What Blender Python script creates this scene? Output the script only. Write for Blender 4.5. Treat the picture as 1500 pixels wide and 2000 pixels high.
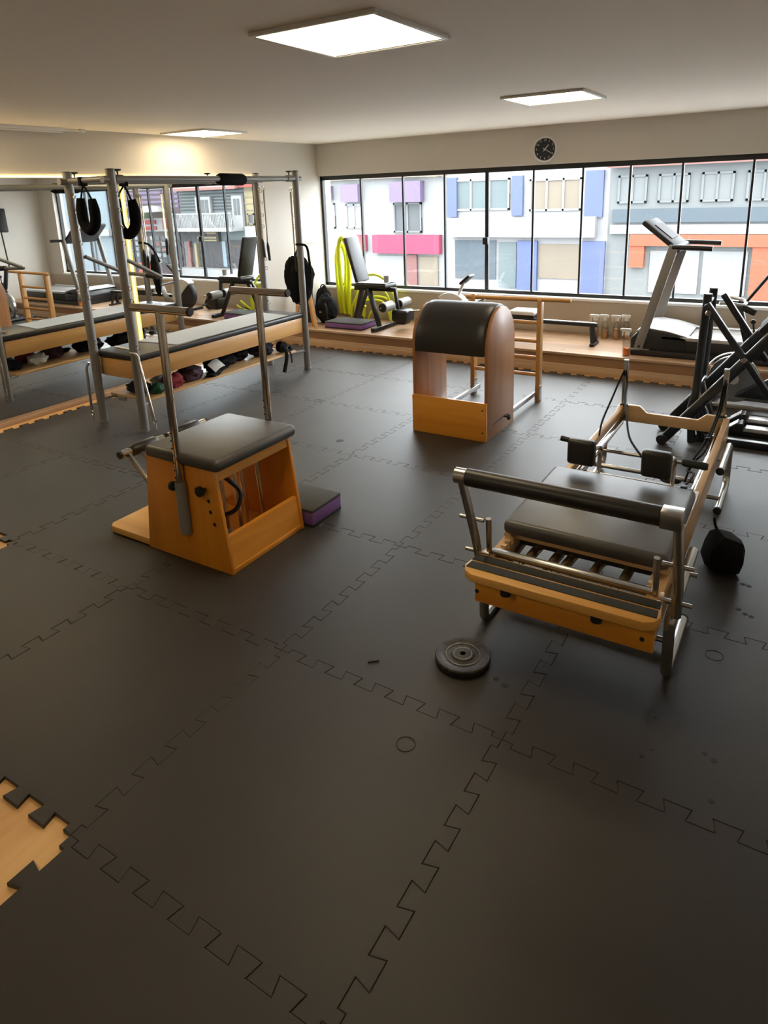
import bpy, bmesh, math, random
from mathutils import Vector, Matrix, noise
R = math.radians
random.seed(7)
SC = bpy.context.scene
COL = SC.collection
for o in list(bpy.data.objects):
    bpy.data.objects.remove(o)

# ------------------------------------------------------------------ camera
cam_d = bpy.data.cameras.new('camera')
cam = bpy.data.objects.new('camera', cam_d); COL.objects.link(cam); SC.camera = cam
PITCH, ROLL, YAW = 0.2698, -0.0358, -0.5622
cp, sp, cy, sy = math.cos(PITCH), math.sin(PITCH), math.cos(YAW), math.sin(YAW)
fw = Vector((sy*cp, cy*cp, -sp)); ri0 = Vector((cy, -sy, 0)); up0 = ri0.cross(fw)
ri = ri0*math.cos(ROLL) + up0*math.sin(ROLL); up = up0*math.cos(ROLL) - ri0*math.sin(ROLL)
m = Matrix((ri, up, -fw)).transposed().to_4x4(); m.translation = Vector((1.736, -1.8598, 1.8651))
cam.matrix_world = m
cam_d.sensor_fit = 'HORIZONTAL'; cam_d.sensor_width = 36
cam_d.lens = 36*1332.1/1500; cam_d.shift_y = -256.6/1500
cam_d.clip_start = .05; cam_d.clip_end = 400

# ------------------------------------------------------------------ sky and exposure
W = bpy.data.worlds.new('overcast_sky'); SC.world = W; W.use_nodes = True
nt = W.node_tree; nt.nodes.clear()
wo = nt.nodes.new('ShaderNodeOutputWorld'); bg = nt.nodes.new('ShaderNodeBackground')
tc = nt.nodes.new('ShaderNodeTexCoord'); sx = nt.nodes.new('ShaderNodeSeparateXYZ'); cr = nt.nodes.new('ShaderNodeValToRGB')
nt.links.new(tc.outputs['Generated'], sx.inputs[0]); nt.links.new(sx.outputs['Z'], cr.inputs[0])
cr.color_ramp.elements[0].position = 0.0; cr.color_ramp.elements[0].color = (.86, .92, 1, 1)
cr.color_ramp.elements[1].position = .8; cr.color_ramp.elements[1].color = (1, 1, 1, 1)
nt.links.new(cr.outputs[0], bg.inputs[0]); bg.inputs[1].default_value = 6.0
nt.links.new(bg.outputs[0], wo.inputs[0])
SC.view_settings.view_transform = 'Standard'; SC.view_settings.look = 'None'
SC.view_settings.gamma = 1; SC.view_settings.use_curve_mapping = False
SC.view_settings.exposure = 1.42
SC.cycles.max_bounces = 10; SC.cycles.diffuse_bounces = 5; SC.cycles.transparent_max_bounces = 16
SC.cycles.sample_clamp_indirect = 6
PANEL_RGB, PANEL_L = (1, .80, .50), 6.4

# ------------------------------------------------------------------ materials
MATS = {}
def _base(name):
    mt = bpy.data.materials.new(name); mt.use_nodes = True
    b = mt.node_tree.nodes['Principled BSDF']
    MATS[name] = mt
    return mt, mt.node_tree, b
def _bump(nt, b, scale, strength, dist=.002, detail=4, coord='Object', stretch=None):
    t = nt.nodes.new('ShaderNodeTexCoord'); n = nt.nodes.new('ShaderNodeTexNoise'); bp = nt.nodes.new('ShaderNodeBump')
    n.inputs['Scale'].default_value = scale; n.inputs['Detail'].default_value = detail
    src = t.outputs[coord]
    if stretch:
        mp = nt.nodes.new('ShaderNodeMapping'); mp.inputs['Scale'].default_value = stretch
        nt.links.new(src, mp.inputs[0]); src = mp.outputs[0]
    nt.links.new(src, n.inputs['Vector']); nt.links.new(n.outputs['Fac'], bp.inputs['Height'])
    bp.inputs['Strength'].default_value = strength; bp.inputs['Distance'].default_value = dist
    nt.links.new(bp.outputs[0], b.inputs['Normal'])
    return n
def plain(name, rgb, rough=.5, metal=0, spec=.5, bump=None, var=0, vscale=6, coat=0):
    mt, nt, b = _base(name)
    b.inputs['Base Color'].default_value = (*rgb, 1); b.inputs['Roughness'].default_value = rough
    b.inputs['Metallic'].default_value = metal; b.inputs['Specular IOR Level'].default_value = spec
    b.inputs['Coat Weight'].default_value = coat
    if bump: _bump(nt, b, *bump)
    if var:
        t = nt.nodes.new('ShaderNodeTexCoord'); n = nt.nodes.new('ShaderNodeTexNoise'); c = nt.nodes.new('ShaderNodeValToRGB')
        n.inputs['Scale'].default_value = vscale; n.inputs['Detail'].default_value = 6
        nt.links.new(t.outputs['Object'], n.inputs['Vector']); nt.links.new(n.outputs['Fac'], c.inputs[0])
        c.color_ramp.elements[0].position = .3; c.color_ramp.elements[1].position = .7
        c.color_ramp.elements[0].color = (*[v*(1-var) for v in rgb], 1); c.color_ramp.elements[1].color = (*[min(1, v*(1+var)) for v in rgb], 1)
        nt.links.new(c.outputs[0], b.inputs['Base Color'])
    return mt
def wood(name, dark, light, axis='x', rough=.4, scale=9, coat=.0, spec=.5):
    mt, nt, b = _base(name)
    t = nt.nodes.new('ShaderNodeTexCoord'); mp = nt.nodes.new('ShaderNodeMapping')
    s = {'x': (.07, 1, 1), 'y': (1, .07, 1), 'z': (1, 1, .07)}[axis]
    mp.inputs['Scale'].default_value = s
    oi = nt.nodes.new('ShaderNodeObjectInfo'); ad = nt.nodes.new('ShaderNodeVectorMath'); ad.operation = 'ADD'
    ml = nt.nodes.new('ShaderNodeMath'); ml.operation = 'MULTIPLY'; ml.inputs[1].default_value = 30
    nt.links.new(oi.outputs['Random'], ml.inputs[0]); nt.links.new(t.outputs['Object'], ad.inputs[0]); nt.links.new(ml.outputs[0], ad.inputs[1])
    nt.links.new(ad.outputs[0], mp.inputs[0])
    n = nt.nodes.new('ShaderNodeTexNoise'); n.inputs['Scale'].default_value = scale*3; n.inputs['Detail'].default_value = 8; n.inputs['Distortion'].default_value = .6
    n2 = nt.nodes.new('ShaderNodeTexNoise'); n2.inputs['Scale'].default_value = scale*.5; n2.inputs['Detail'].default_value = 3
    nt.links.new(mp.outputs[0], n.inputs['Vector']); nt.links.new(mp.outputs[0], n2.inputs['Vector'])
    mx = nt.nodes.new('ShaderNodeMath'); mx.operation = 'ADD'; nt.links.new(n.outputs['Fac'], mx.inputs[0]); nt.links.new(n2.outputs['Fac'], mx.inputs[1])
    hf = nt.nodes.new('ShaderNodeMath'); hf.operation = 'MULTIPLY'; hf.inputs[1].default_value = .5; nt.links.new(mx.outputs[0], hf.inputs[0])
    c = nt.nodes.new('ShaderNodeValToRGB'); c.color_ramp.elements[0].position = .36; c.color_ramp.elements[1].position = .64
    c.color_ramp.elements[0].color = (*dark, 1); c.color_ramp.elements[1].color = (*light, 1)
    nt.links.new(hf.outputs[0], c.inputs[0]); nt.links.new(c.outputs[0], b.inputs['Base Color'])
    b.inputs['Roughness'].default_value = rough; b.inputs['Coat Weight'].default_value = coat; b.inputs['Coat Roughness'].default_value = .15
    b.inputs['Specular IOR Level'].default_value = spec
    return mt
def emit(name, rgb, L):
    mt, nt, b = _base(name)
    b.inputs['Base Color'].default_value = (.8, .8, .8, 1)
    b.inputs['Emission Color'].default_value = (*rgb, 1); b.inputs['Emission Strength'].default_value = L
    return mt
def glass(name, tint=(1, 1, 1), refl=.06):
    mt = bpy.data.materials.new(name); mt.use_nodes = True; nt = mt.node_tree; nt.nodes.clear()
    o = nt.nodes.new('ShaderNodeOutputMaterial'); a = nt.nodes.new('ShaderNodeBsdfTransparent'); g = nt.nodes.new('ShaderNodeBsdfGlossy')
    mx = nt.nodes.new('ShaderNodeMixShader'); lw = nt.nodes.new('ShaderNodeLayerWeight'); lw.inputs[0].default_value = .25
    mu = nt.nodes.new('ShaderNodeMath'); mu.operation = 'MULTIPLY_ADD'; mu.inputs[1].default_value = .4; mu.inputs[2].default_value = refl
    nt.links.new(lw.outputs['Fresnel'], mu.inputs[0]); nt.links.new(mu.outputs[0], mx.inputs[0])
    a.inputs[0].default_value = (*tint, 1); g.inputs['Roughness'].default_value = .02
    nt.links.new(a.outputs[0], mx.inputs[1]); nt.links.new(g.outputs[0], mx.inputs[2]); nt.links.new(mx.outputs[0], o.inputs[0])
    MATS[name] = mt
    return mt

plain('foam', (.026, .0225, .0195), .50, spec=.5, bump=(260, .25, .0012, 3), var=.16, vscale=2.2)
plain('paint_wall', (.62, .58, .52), .7, bump=(90, .06, .001, 3))
plain('paint_beige', (.46, .39, .305), .7, bump=(90, .06, .001, 3))
plain('paint_ceiling', (.91, .84, .76), .8, bump=(40, .05, .001, 3))
plain('paint_white', (.86, .86, .84), .55)
wood('oak_floor', (.66, .36, .13), (.84, .52, .23), 'y', .45, 7)
wood('oak_deck', (.38, .225, .125), (.50, .33, .205), 'x', .4, 6)
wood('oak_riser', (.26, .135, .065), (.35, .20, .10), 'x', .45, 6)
wood('oak_trim_x', (.44, .28, .16), (.56, .39, .25), 'x', .4, 6)
wood('oak_trim_y', (.46, .31, .19), (.58, .42, .28), 'y', .4, 6)
wood('maple_x', (.66, .25, .020), (.80, .36, .040), 'x', .38, 5, .3)
wood('maple_y', (.66, .25, .020), (.80, .36, .040), 'y', .38, 5, .3)
wood('maple_z', (.64, .22, .012), (.78, .31, .022), 'z', .38, 5, .3)
wood('birch_x', (.50, .25, .075), (.64, .36, .13), 'x', .38, 6, .2)
wood('birch_y', (.50, .25, .075), (.64, .36, .13), 'y', .38, 6, .2)
wood('birch_z', (.50, .25, .075), (.64, .36, .13), 'z', .38, 6, .2)
wood('honey_x', (.74, .37, .075), (.88, .50, .13), 'x', .38, 6, .3)
wood('veneer_z', (.32, .13, .042), (.47, .21, .07), 'z', .4, 7, .2)
wood('pale_x', (.56, .34, .15), (.70, .47, .25), 'x', .38, 6, .2)
wood('pale_y', (.56, .34, .15), (.70, .47, .25), 'y', .38, 6, .2)
wood('pale_z', (.50, .27, .10), (.62, .37, .16), 'z', .38, 6, .2)
plain('chrome', (.56, .51, .45), .09, 1)
plain('steel', (.47, .46, .44), .26, 1)
plain('brass_spring', (.74, .64, .46), .28, 1)
plain('grey_paint', (.25, .245, .24), .35, .35)
plain('vinyl_worn_sheen', (.062, .058, .054), .42, spec=.65, bump=(160, .12, .001, 2), var=.25, vscale=5)  # worn black vinyl, base colour lightened further to carry the window sheen
plain('vinyl', (.016, .015, .0155), .40, spec=.5, bump=(160, .12, .001, 2))
plain('black', (.012, .012, .013), .45)
plain('rubber', (.016, .016, .017), .7)
plain('navy_metal', (.012, .018, .028), .3, spec=.6)
plain('fuzzy', (.006, .006, .007), .95, spec=.1, bump=(500, .8, .004, 2))
plain('cloth_black', (.006, .006, .007), .85, spec=.2, bump=(120, .4, .003, 4))
plain('cloth_navy', (.012, .016, .045), .85, bump=(120, .4, .003, 4))
plain('cloth_red', (.20, .012, .016), .85, bump=(120, .4, .003, 4))
plain('cloth_green', (.010, .075, .035), .85, bump=(120, .4, .003, 4))
plain('cloth_plum', (.05, .02, .035), .85, bump=(120, .4, .003, 4))
plain('paper', (.74, .75, .76), .8, bump=(30, .25, .004, 4))
plain('sheet', (.50, .56, .64), .85, bump=(26, .3, .004, 5))
plain('purple', (.19, .085, .27), .8, bump=(200, .2, .001, 2))
plain('grip', (.045, .047, .042), .85, bump=(400, .3, .001, 2))
plain('iron', (.026, .022, .021), .55, var=.7, vscale=60, bump=(120, .4, .002, 5))
plain('white_plastic', (.72, .72, .71), .4)
plain('grey_plastic', (.23, .22, .21), .45)
plain('silver', (.62, .63, .65), .35, .6)
plain('pale_plastic', (.46, .46, .48), .4)
plain('yellow', (.72, .78, .03), .45)
plain('pink_rim', (.32, .05, .11), .4, .3)
plain('orange_liquid', (.85, .22, .02), .2)
plain('amber_liquid', (.58, .33, .15), .25)
glass('pane_glass', (.97, .985, .98), .04)
glass('bottle_glass', (.93, .93, .92), .08)
emit('diffuser', PANEL_RGB, PANEL_L)
emit('led', (1, .70, .25), 7)
emit('led_yellow', (1, .70, .13), 1.3)
emit('tube_glow', (1, .9, .75), .55)
mt, nt_, b_ = _base('mirror'); b_.inputs['Base Color'].default_value = (.86, .88, .87, 1); b_.inputs['Metallic'].default_value = 1; b_.inputs['Roughness'].default_value = .01
b_ = MATS['foam'].node_tree.nodes['Principled BSDF']; b_.inputs['Sheen Weight'].default_value = .10; b_.inputs['Sheen Roughness'].default_value = .35
# street
for n_, c_ in dict(st_pale=(.72, .74, .74), st_lilac=(.42, .30, .58), st_white=(.85, .85, .87), st_grey=(.45, .49, .50), st_dark=(.07, .07, .08),
                   st_pink=(.95, .05, .20), st_rose=(.55, .22, .20), st_blue=(.22, .30, .68), st_slate=(.17, .24, .30), st_orange=(.95, .20, .07),
                   st_cream=(.80, .64, .34), st_purple=(.22, .13, .18), st_sky=(.50, .68, .80), st_red=(.85, .06, .04), st_tile=(.62, .24, .20),
                   st_charcoal=(.06, .06, .075), st_teal=(.30, .40, .42), st_road=(.19, .19, .185), st_tan=(.55, .45, .33), st_window=(.22, .25, .27),
                   st_green=(.12, .20, .06)).items():
    plain(n_, c_ if n_ == 'st_road' else tuple(v*.165 for v in c_), .75, var=.05, vscale=.6)
def M_(n): return MATS[n]

# ------------------------------------------------------------------ mesh building
class MB:
    def __init__(s): s.V = []; s.F = []
    def add(s, V, F, M=None):
        k = len(s.V)
        s.V += [(M @ Vector(v)) if M else Vector(v) for v in V]
        s.F += [tuple(i+k for i in f) for f in F]
        return s
    def box(s, x0, x1, y0, y1, z0, z1, bev=0, seg=2, M=None):
        bm = bmesh.new(); bmesh.ops.create_cube(bm, size=1)
        for v in bm.verts: v.co = Vector(((x0+x1)/2+v.co.x*(x1-x0), (y0+y1)/2+v.co.y*(y1-y0), (z0+z1)/2+v.co.z*(z1-z0)))
        if bev: bmesh.ops.bevel(bm, geom=bm.edges[:], offset=bev, segments=seg, affect='EDGES', profile=.5)
        bm.verts.index_update()
        s.add([v.co.copy() for v in bm.verts], [[v.index for v in f.verts] for f in bm.faces], M); bm.free()
        return s
    def bar(s, p, q, w, h, bev=0, upv=(0, 0, 1)):
        p, q = Vector(p), Vector(q); d = q-p; L = d.length; d.normalize()
        u = Vector(upv); x = d.cross(u)
        if x.length < 1e-4: x = Vector((1, 0, 0))
        x.normalize(); u = x.cross(d)
        M = Matrix((x, d, u)).transposed().to_4x4(); M.translation = p
        return s.box(-w/2, w/2, 0, L, -h/2, h/2, bev, 2, M)
    def tube(s, p, q, r, n=14, r2=None):
        return s.path([p, q], [r, r if r2 is None else r2], n)
    def path(s, pts, r, n=10, closed=False, flat=1.0):
        P = [Vector(p) for p in pts]; N = len(P)
        rr = r if isinstance(r, (list, tuple)) else [r]*N
        V = []; F = []; ref = None
        for i in range(N):
            a = P[i-1] if (i or closed) else P[i]; b = P[(i+1) % N] if (i < N-1 or closed) else P[i]
            d = (b-a).normalized() if (b-a).length > 1e-9 else Vector((0, 0, 1))
            if ref is None:
                ref = Vector((0, 0, 1)) if abs(d.z) < .9 else Vector((1, 0, 0))
            x = d.cross(ref)
            if x.length < 1e-4: x = d.orthogonal()
            x.normalize(); y = x.cross(d); ref = y
            for k in range(n):
                t = 2*math.pi*k/n
                V.append(P[i] + x*math.cos(t)*rr[i] + y*math.sin(t)*rr[i]*flat)
        for i in range(N if closed else N-1):
            j = (i+1) % N
            for k in range(n):
                l = (k+1) % n
                F.append((i*n+k, i*n+l, j*n+l, j*n+k))
        if not closed:
            F.append(tuple(range(n))[::-1]); F.append(tuple((N-1)*n+k for k in range(n)))
        return s.add(V, F)
    def prism(s, poly, axis, a, b, bev=0):
        f = {'x': lambda u, v, w: (w, u, v), 'y': lambda u, v, w: (u, w, v), 'z': lambda u, v, w: (u, v, w)}[axis]
        n = len(poly)
        if not bev:
            V = [f(u, v, a) for u, v in poly] + [f(u, v, b) for u, v in poly]
            F = [tuple(range(n))[::-1], tuple(range(n, 2*n))] + [(i, (i+1) % n, n+(i+1) % n, n+i) for i in range(n)]
            return s.add(V, F)
        bm = bmesh.new()
        va = [bm.verts.new(f(u, v, a)) for u, v in poly]; vb = [bm.verts.new(f(u, v, b)) for u, v in poly]
        bm.faces.new(va[::-1]); bm.faces.new(vb)
        for i in range(n): bm.faces.new((va[i], va[(i+1) % n], vb[(i+1) % n], vb[i]))
        bmesh.ops.recalc_face_normals(bm, faces=bm.faces[:])
        ed = [e for e in bm.edges if len(e.link_faces) == 2 and e.calc_face_angle(0) > .6]
        bmesh.ops.bevel(bm, geom=ed, offset=bev, segments=2, affect='EDGES', profile=.5)
        bm.verts.index_update()
        s.add([v.co.copy() for v in bm.verts], [[v.index for v in q.verts] for q in bm.faces]); bm.free()
        return s
    def lathe(s, prof, c, n=28, axis='z', M=None):
        V = []; F = []; c = Vector(c)
        for r, h in prof:
            for k in range(n):
                t = 2*math.pi*k/n; a, b = r*math.cos(t), r*math.sin(t)
                V.append(c + Vector({'z': (a, b, h), 'y': (a, h, b), 'x': (h, a, b)}[axis]))
        m = len(prof)
        for i in range(m-1):
            for k in range(n):
                l = (k+1) % n
                F.append((i*n+k, i*n+l, (i+1)*n+l, (i+1)*n+k))
        if prof[0][0] > 1e-6: F.append(tuple(range(n))[::-1])
        if prof[-1][0] > 1e-6: F.append(tuple((m-1)*n+k for k in range(n)))
        return s.add(V, F, M)
    def ball(s, c, r, nu=20, nv=12, amp=0, freq=8, flatz=None, seed=0, M=None):
        V = []; F = []; c = Vector(c)
        for i in range(nv+1):
            ph = math.pi*i/nv
            for k in range(nu):
                t = 2*math.pi*k/nu
                d = Vector((math.sin(ph)*math.cos(t), math.sin(ph)*math.sin(t), math.cos(ph)))
                q = Vector((d.x*r[0], d.y*r[1], d.z*r[2]))
                if amp: q *= 1 + amp*noise.noise(d*freq*.3 + Vector((seed*7.3, seed, 0))) + amp*.6*noise.noise(d*freq + Vector((seed, 3, seed*2.1)))
                p = c+q
                if flatz is not None and p.z < flatz: p.z = flatz
                V.append(p)
        for i in range(nv):
            for k in range(nu):
                l = (k+1) % nu
                F.append((i*nu+k, (i+1)*nu+k, (i+1)*nu+l, i*nu+l))
        return s.add(V, F, M)
    def grid(s, fn, nu, nv, thick=0):
        V = [Vector(fn(i/nu, j/nv)) for i in range(nu+1) for j in range(nv+1)]
        F = [(i*(nv+1)+j, (i+1)*(nv+1)+j, (i+1)*(nv+1)+j+1, i*(nv+1)+j+1) for i in range(nu) for j in range(nv)]
        if thick:
            k = len(V); V2 = [v-Vector((0, 0, thick)) for v in V]
            F2 = [tuple(i+k for i in f)[::-1] for f in F]
            ring = [i*(nv+1) for i in range(nu+1)] + [nu*(nv+1)+j for j in range(1, nv+1)] + [i*(nv+1)+nv for i in range(nu-1, -1, -1)] + [j for j in range(nv-1, 0, -1)]
            S = [(ring[i], ring[(i+1) % len(ring)], ring[(i+1) % len(ring)]+k, ring[i]+k) for i in range(len(ring))]
            return s.add(V+V2, F+F2+S)
        return s.add(V, F)
    def mesh(s, name, mat, off=(0, 0, 0), ang=38, smooth=True):
        me = bpy.data.meshes.new(name); o = Vector(off)
        me.from_pydata([v-o for v in s.V], [], s.F)
        bm = bmesh.new(); bm.from_mesh(me)
        bmesh.ops.remove_doubles(bm, verts=bm.verts[:], dist=1e-6)
        bmesh.ops.recalc_face_normals(bm, faces=bm.faces[:])
        for f in bm.faces: f.smooth = smooth
        for e in bm.edges:
            e.smooth = not (len(e.link_faces) == 2 and e.calc_face_angle(0) > R(ang))
        bm.to_mesh(me); bm.free()
        me.materials.append(M_(mat) if isinstance(mat, str) else mat)
        return me

LOC = {}
def link(name, data, parent=None, loc=(0, 0, 0)):
    o = bpy.data.objects.new(name, data); COL.objects.link(o); o.location = loc
    if parent: o.parent = parent
    return o
def thing(name, label, cat, loc, group=None):
    o = link(name, None, None, loc); o['label'] = label; o['category'] = cat; o.empty_display_size = .1
    if group: o['group'] = group
    LOC[o.name] = Vector(loc)
    return o
def part(name, mb, mat, parent, label=None, ang=38):
    off = LOC[parent.name]
    o = link(name, mb.mesh(name, mat, off, ang), parent); LOC[o.name] = off
    if label: o['label'] = label
    return o
def single(name, mb, mat, label, cat, group=None, origin=None, kind=None, ang=38):
    if origin is None:
        xs = [v.x for v in mb.V]; ys = [v.y for v in mb.V]; zs = [v.z for v in mb.V]
        origin = ((min(xs)+max(xs))/2, (min(ys)+max(ys))/2, min(zs))
    o = link(name, mb.mesh(name, mat, origin, ang), None, origin); LOC[o.name] = Vector(origin)
    o['label'] = label; o['category'] = cat
    if group: o['group'] = group
    if kind: o['kind'] = kind
    return o
def struct(name, mb, mat, parent=None, ang=38):
    o = link(name, mb.mesh(name, mat, ang=ang), parent); LOC[o.name] = Vector((0, 0, 0))
    if not parent: o['kind'] = 'structure'
    return o
def copy_tree(o, parent=None, loc=None, label=None):
    c = o.copy(); COL.objects.link(c); c.parent = parent
    if loc is not None: c.location = loc
    if label: c['label'] = label
    for ch in list(o.children): copy_tree(ch, c)
    return c
def arc(c, r, a0, a1, n, plane='xz', y=None):
    out = []
    for i in range(n+1):
        t = R(a0+(a1-a0)*i/n); u, v = r*math.cos(t), r*math.sin(t)
        out.append({'xz': (c[0]+u, c[1], c[2]+v), 'yz': (c[0], c[1]+u, c[2]+v), 'xy': (c[0]+u, c[1]+v, c[2])}[plane])
    return out
def smooth_pts(pts, n=6):
    P = [Vector(p) for p in pts]; out = []
    for i in range(len(P)-1):
        p0 = P[max(i-1, 0)]; p1 = P[i]; p2 = P[i+1]; p3 = P[min(i+2, len(P)-1)]
        for k in range(n):
            t = k/n
            out.append(.5*((2*p1)+(-p0+p2)*t+(2*p0-5*p1+4*p2-p3)*t*t+(-p0+3*p1-3*p2+p3)*t**3))
    out.append(P[-1]); return out

# ------------------------------------------------------------------ room shell
WL, WR, WB, WF, CH = -4.15, 2.4, 5.95, -4.6, 2.515
MT = .015
floor = struct('floor', MB().box(WL-.1, WR+.1, WF-.1, WB+.2, -.12, -MT), 'oak_floor')
struct('ceiling', MB().box(WL-.1, WR+.1, WF-.1, WB+.25, CH, CH+.12), 'paint_ceiling')
struct('wall_left', MB().box(WL-.15, WL, WF, WB+.3, -.1, CH), 'paint_wall')
struct('wall_right', MB().box(WR, WR+.15, WF, WB+.3, -.1, CH), 'paint_wall')
struct('wall_front', MB().box(WL, WR, WF-.15, WF, -.1, CH), 'paint_wall')
WX1 = 1.95; SILL, HEAD = .61, 2.10
struct('wall_back', MB().box(WL, WR, WB, WB+.2, -.1, SILL-.03), 'paint_beige')
struct('wall_header', MB().box(WL, WR, WB, WB+.2, HEAD, CH), 'paint_wall')
struct('wall_pier', MB().box(WX1, WR, WB, WB+.2, SILL-.03, HEAD), 'paint_wall')
win = struct('window_1', MB().box(WL, WX1, WB-.02, WB+.22, SILL-.03, SILL, .005), 'paint_white')
fr = MB()
fr.box(WL, WX1, WB+.07, WB+.13, HEAD-.055, HEAD); fr.box(WL, WX1, WB+.07, WB+.13, SILL, SILL+.04)
fr.box(WL, WL+.035, WB+.07, WB+.13, SILL, HEAD); fr.box(WX1-.035, WX1, WB+.07, WB+.13, SILL, HEAD)
struct('window_frame', fr, 'black', win)
MUL = [-3.5, -2.85, -2.25, -1.68, -1.1, -.53, -.02, .5, 1.15]
for x in MUL:
    w = .022 if abs(x+1.68) < .01 else .011
    struct('mullion', MB().box(x-w, x+w, WB+.085, WB+.12, SILL+.04, HEAD-.055), 'black', win)
struct('window_latch', MB().box(-1.72, -1.655, WB+.05, WB+.085, 1.2, 1.29, .006), 'black', win)
ed = [WL+.03]+MUL+[WX1-.03]
for a, b in zip(ed[:-1], ed[1:]):
    struct('window_pane', MB().box(a, b, WB+.1, WB+.104, SILL+.03, HEAD-.05), 'pane_glass', win)

# foam tiles --------------------------------------------------------
HT = .92/13
def seam(n_half=13, a=.024, dv=.006, sgn=1):
    pts = [(0, 0), (.04, 0)]; s = sgn
    t = .04
    pts = [(0., 0.)]
    for i in range(n_half):
        t0, t1 = .04+i*HT, .04+(i+1)*HT
        e0 = 0 if i == 0 else dv; e1 = 0 if i == n_half-1 else dv
        if i == 0: pts.append((t0, 0.)); 
        pts.append((t0-e0, s*a)); pts.append((t1+e1, s*a)); s = -s
    pts += [(.96, 0.), (1., 0.)]
    return pts
SEAM = {}
def seam_pts(p, q, key):
    sg = 1 if (hash(key) % 2 == 0) else -1
    p, q = Vector(p), Vector(q); d = q-p; nrm = Vector((-d.y, d.x)).normalized()
    return [p + d*t + nrm*o for t, o in seam(sgn=sg)]
YL = [-4, -3, -2, -1, 0, 1, 2, 2.98, 3.94, 4.875]
XL = [-4, -3, -2, -1, 0, 1, 2]
def poly_inset(P, d):
    n = len(P); out = []
    for i in range(n):
        a, b, c = P[i-1], P[i], P[(i+1) % n]
        e1 = (b-a).normalized(); e2 = (c-b).normalized()
        n1 = Vector((-e1.y, e1.x)); n2 = Vector((-e2.y, e2.x)); k = n1+n2
        k = k/max(.35, k.dot(n1)) if k.length > 1e-6 else n1
        out.append(b+k*d)
    return out
for i in range(len(XL)):
    for j in range(len(YL)-1):
        x0 = XL[i]; last = (i == len(XL)-1); x1 = WR-.02 if last else XL[i+1]
        y0, y1 = YL[j], YL[j+1]
        if (i, j) in ((3, 2), (1, 3)): continue      # two tiles are missing: the wooden floor shows
        bot = seam_pts((x0, y0), (x1, y0), (0, j*3+i)) if not last else [Vector((x0, y0))]+[Vector((x0, y0))+Vector((t*.36, o)) for t, o in seam(13)[1:-1] if t < .97]+[Vector((x1, y0))]
        top = seam_pts((x0, y1), (x1, y1), (0, (j+1)*3+i)) if not last else [Vector((x0, y1))]+[Vector((x0, y1))+Vector((t*.36, o)) for t, o in seam(13)[1:-1] if t < .97]+[Vector((x1, y1))]
        lef = seam_pts((x0, y0), (x0, y1), (1, i*5+j)); rig = seam_pts((x1, y0), (x1, y1), (1, (i+1)*5+j)) if not last else [Vector((x1, y0)), Vector((x1, y1))]
        P = bot[:-1] + rig[:-1] + top[::-1][:-1] + lef[::-1][:-1]
        P = poly_inset(P, .0007)
        Q = poly_inset(P, .0018)
        n = len(P); mb = MB()
        dz = random.uniform(-.0009, .0009)
        V = [(p.x, p.y, -MT) for p in P] + [(p.x, p.y, -.0014+dz) for p in P] + [(p.x, p.y, dz) for p in Q]
        F = [tuple(range(2*n, 3*n))]
        for k in range(n):
            l = (k+1) % n
            F += [(k, l, n+l, n+k), (n+k, n+l, 2*n+l, 2*n+k)]
        struct('foam_tile', mb.add(V, F), 'foam', floor, 8)
for (x, y, r) in ((.716, -.183, .033), (1.578, .838, .033), (-2.05, 2.98, .04), (-2.6, 3.05, .04)):
    struct('pressed_ring', MB().path(arc((x, y, .0004), r, 0, 360, 28, 'xy')[:-1], .0016, 6, closed=True), 'rubber', floor)
for (x, y, r) in ((1.436, .165, .011), (1.615, .28, .011), (1.646, .262, .013), (1.659, .089, .011), (.862, .281, .013), (.905, .262, .015), (1.46, .21, .007), (1.44, .37, .008),
                  (1.60, 1.49, .014), (1.63, 1.46, .013), (1.655, 1.455, .013), (1.63, 1.23, .014), (1.66, 1.205, .013), (1.685, 1.195, .013), (-1.25, 2.2, .03)):
    struct('dent', MB().ball((x, y, 0), (r, r*1.1, .0014), 12, 6), 'rubber', floor)
struct('dent', MB().bar((.365, .115, .002), (.40, .145, .003), .008, .004), 'black', floor)

# platform along the window wall ------------------------------------
PZ, PY = .20, 4.95
plat = struct('platform', MB().box(WL, WR, PY, WB, -.01, PZ-.022), 'oak_riser')
plat.name = 'trim_1'
rows = 5; dw = (WB-PY-.03)/rows
for r_ in range(rows):
    x = WL - random.uniform(0, 1.2)
    while x < WR:
        x2 = min(x+1.38, WR); a = max(x, WL)
        if x2-a > .02:
            struct('deck_plank', MB().box(a+.0008, x2-.0008, PY+.03+r_*dw+.0008, PY+.03+(r_+1)*dw-.0008, PZ-.022, PZ, .0012, 1), 'oak_deck', plat)
        x += 1.38
struct('nosing', MB().box(WL, WR, PY-.012, PY+.03, PZ-.024, PZ+.003, .003), 'oak_trim_x', plat)
struct('baseboard_back', MB().box(WL, WR, WB-.014, WB, PZ, PZ+.085, .004), 'paint_beige')
struct('baseboard_platform', MB().box(WL+.02, WR, PY-.018, PY, -MT, .082, .004).box(WL+.02, WR, PY-.024, PY-.016, -MT, .05, .003), 'oak_trim_x')
struct('baseboard_left', MB().box(WL, WL+.018, WF, PY-.024, -MT, .055, .004).box(WL, WL+.028, WF, PY-.026, -MT, .028, .003), 'oak_trim_y')
struct('trim_2', MB().box(WL, WL+.02, 5.42, WB, 1.228, 1.25, .003), 'paint_white')

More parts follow.
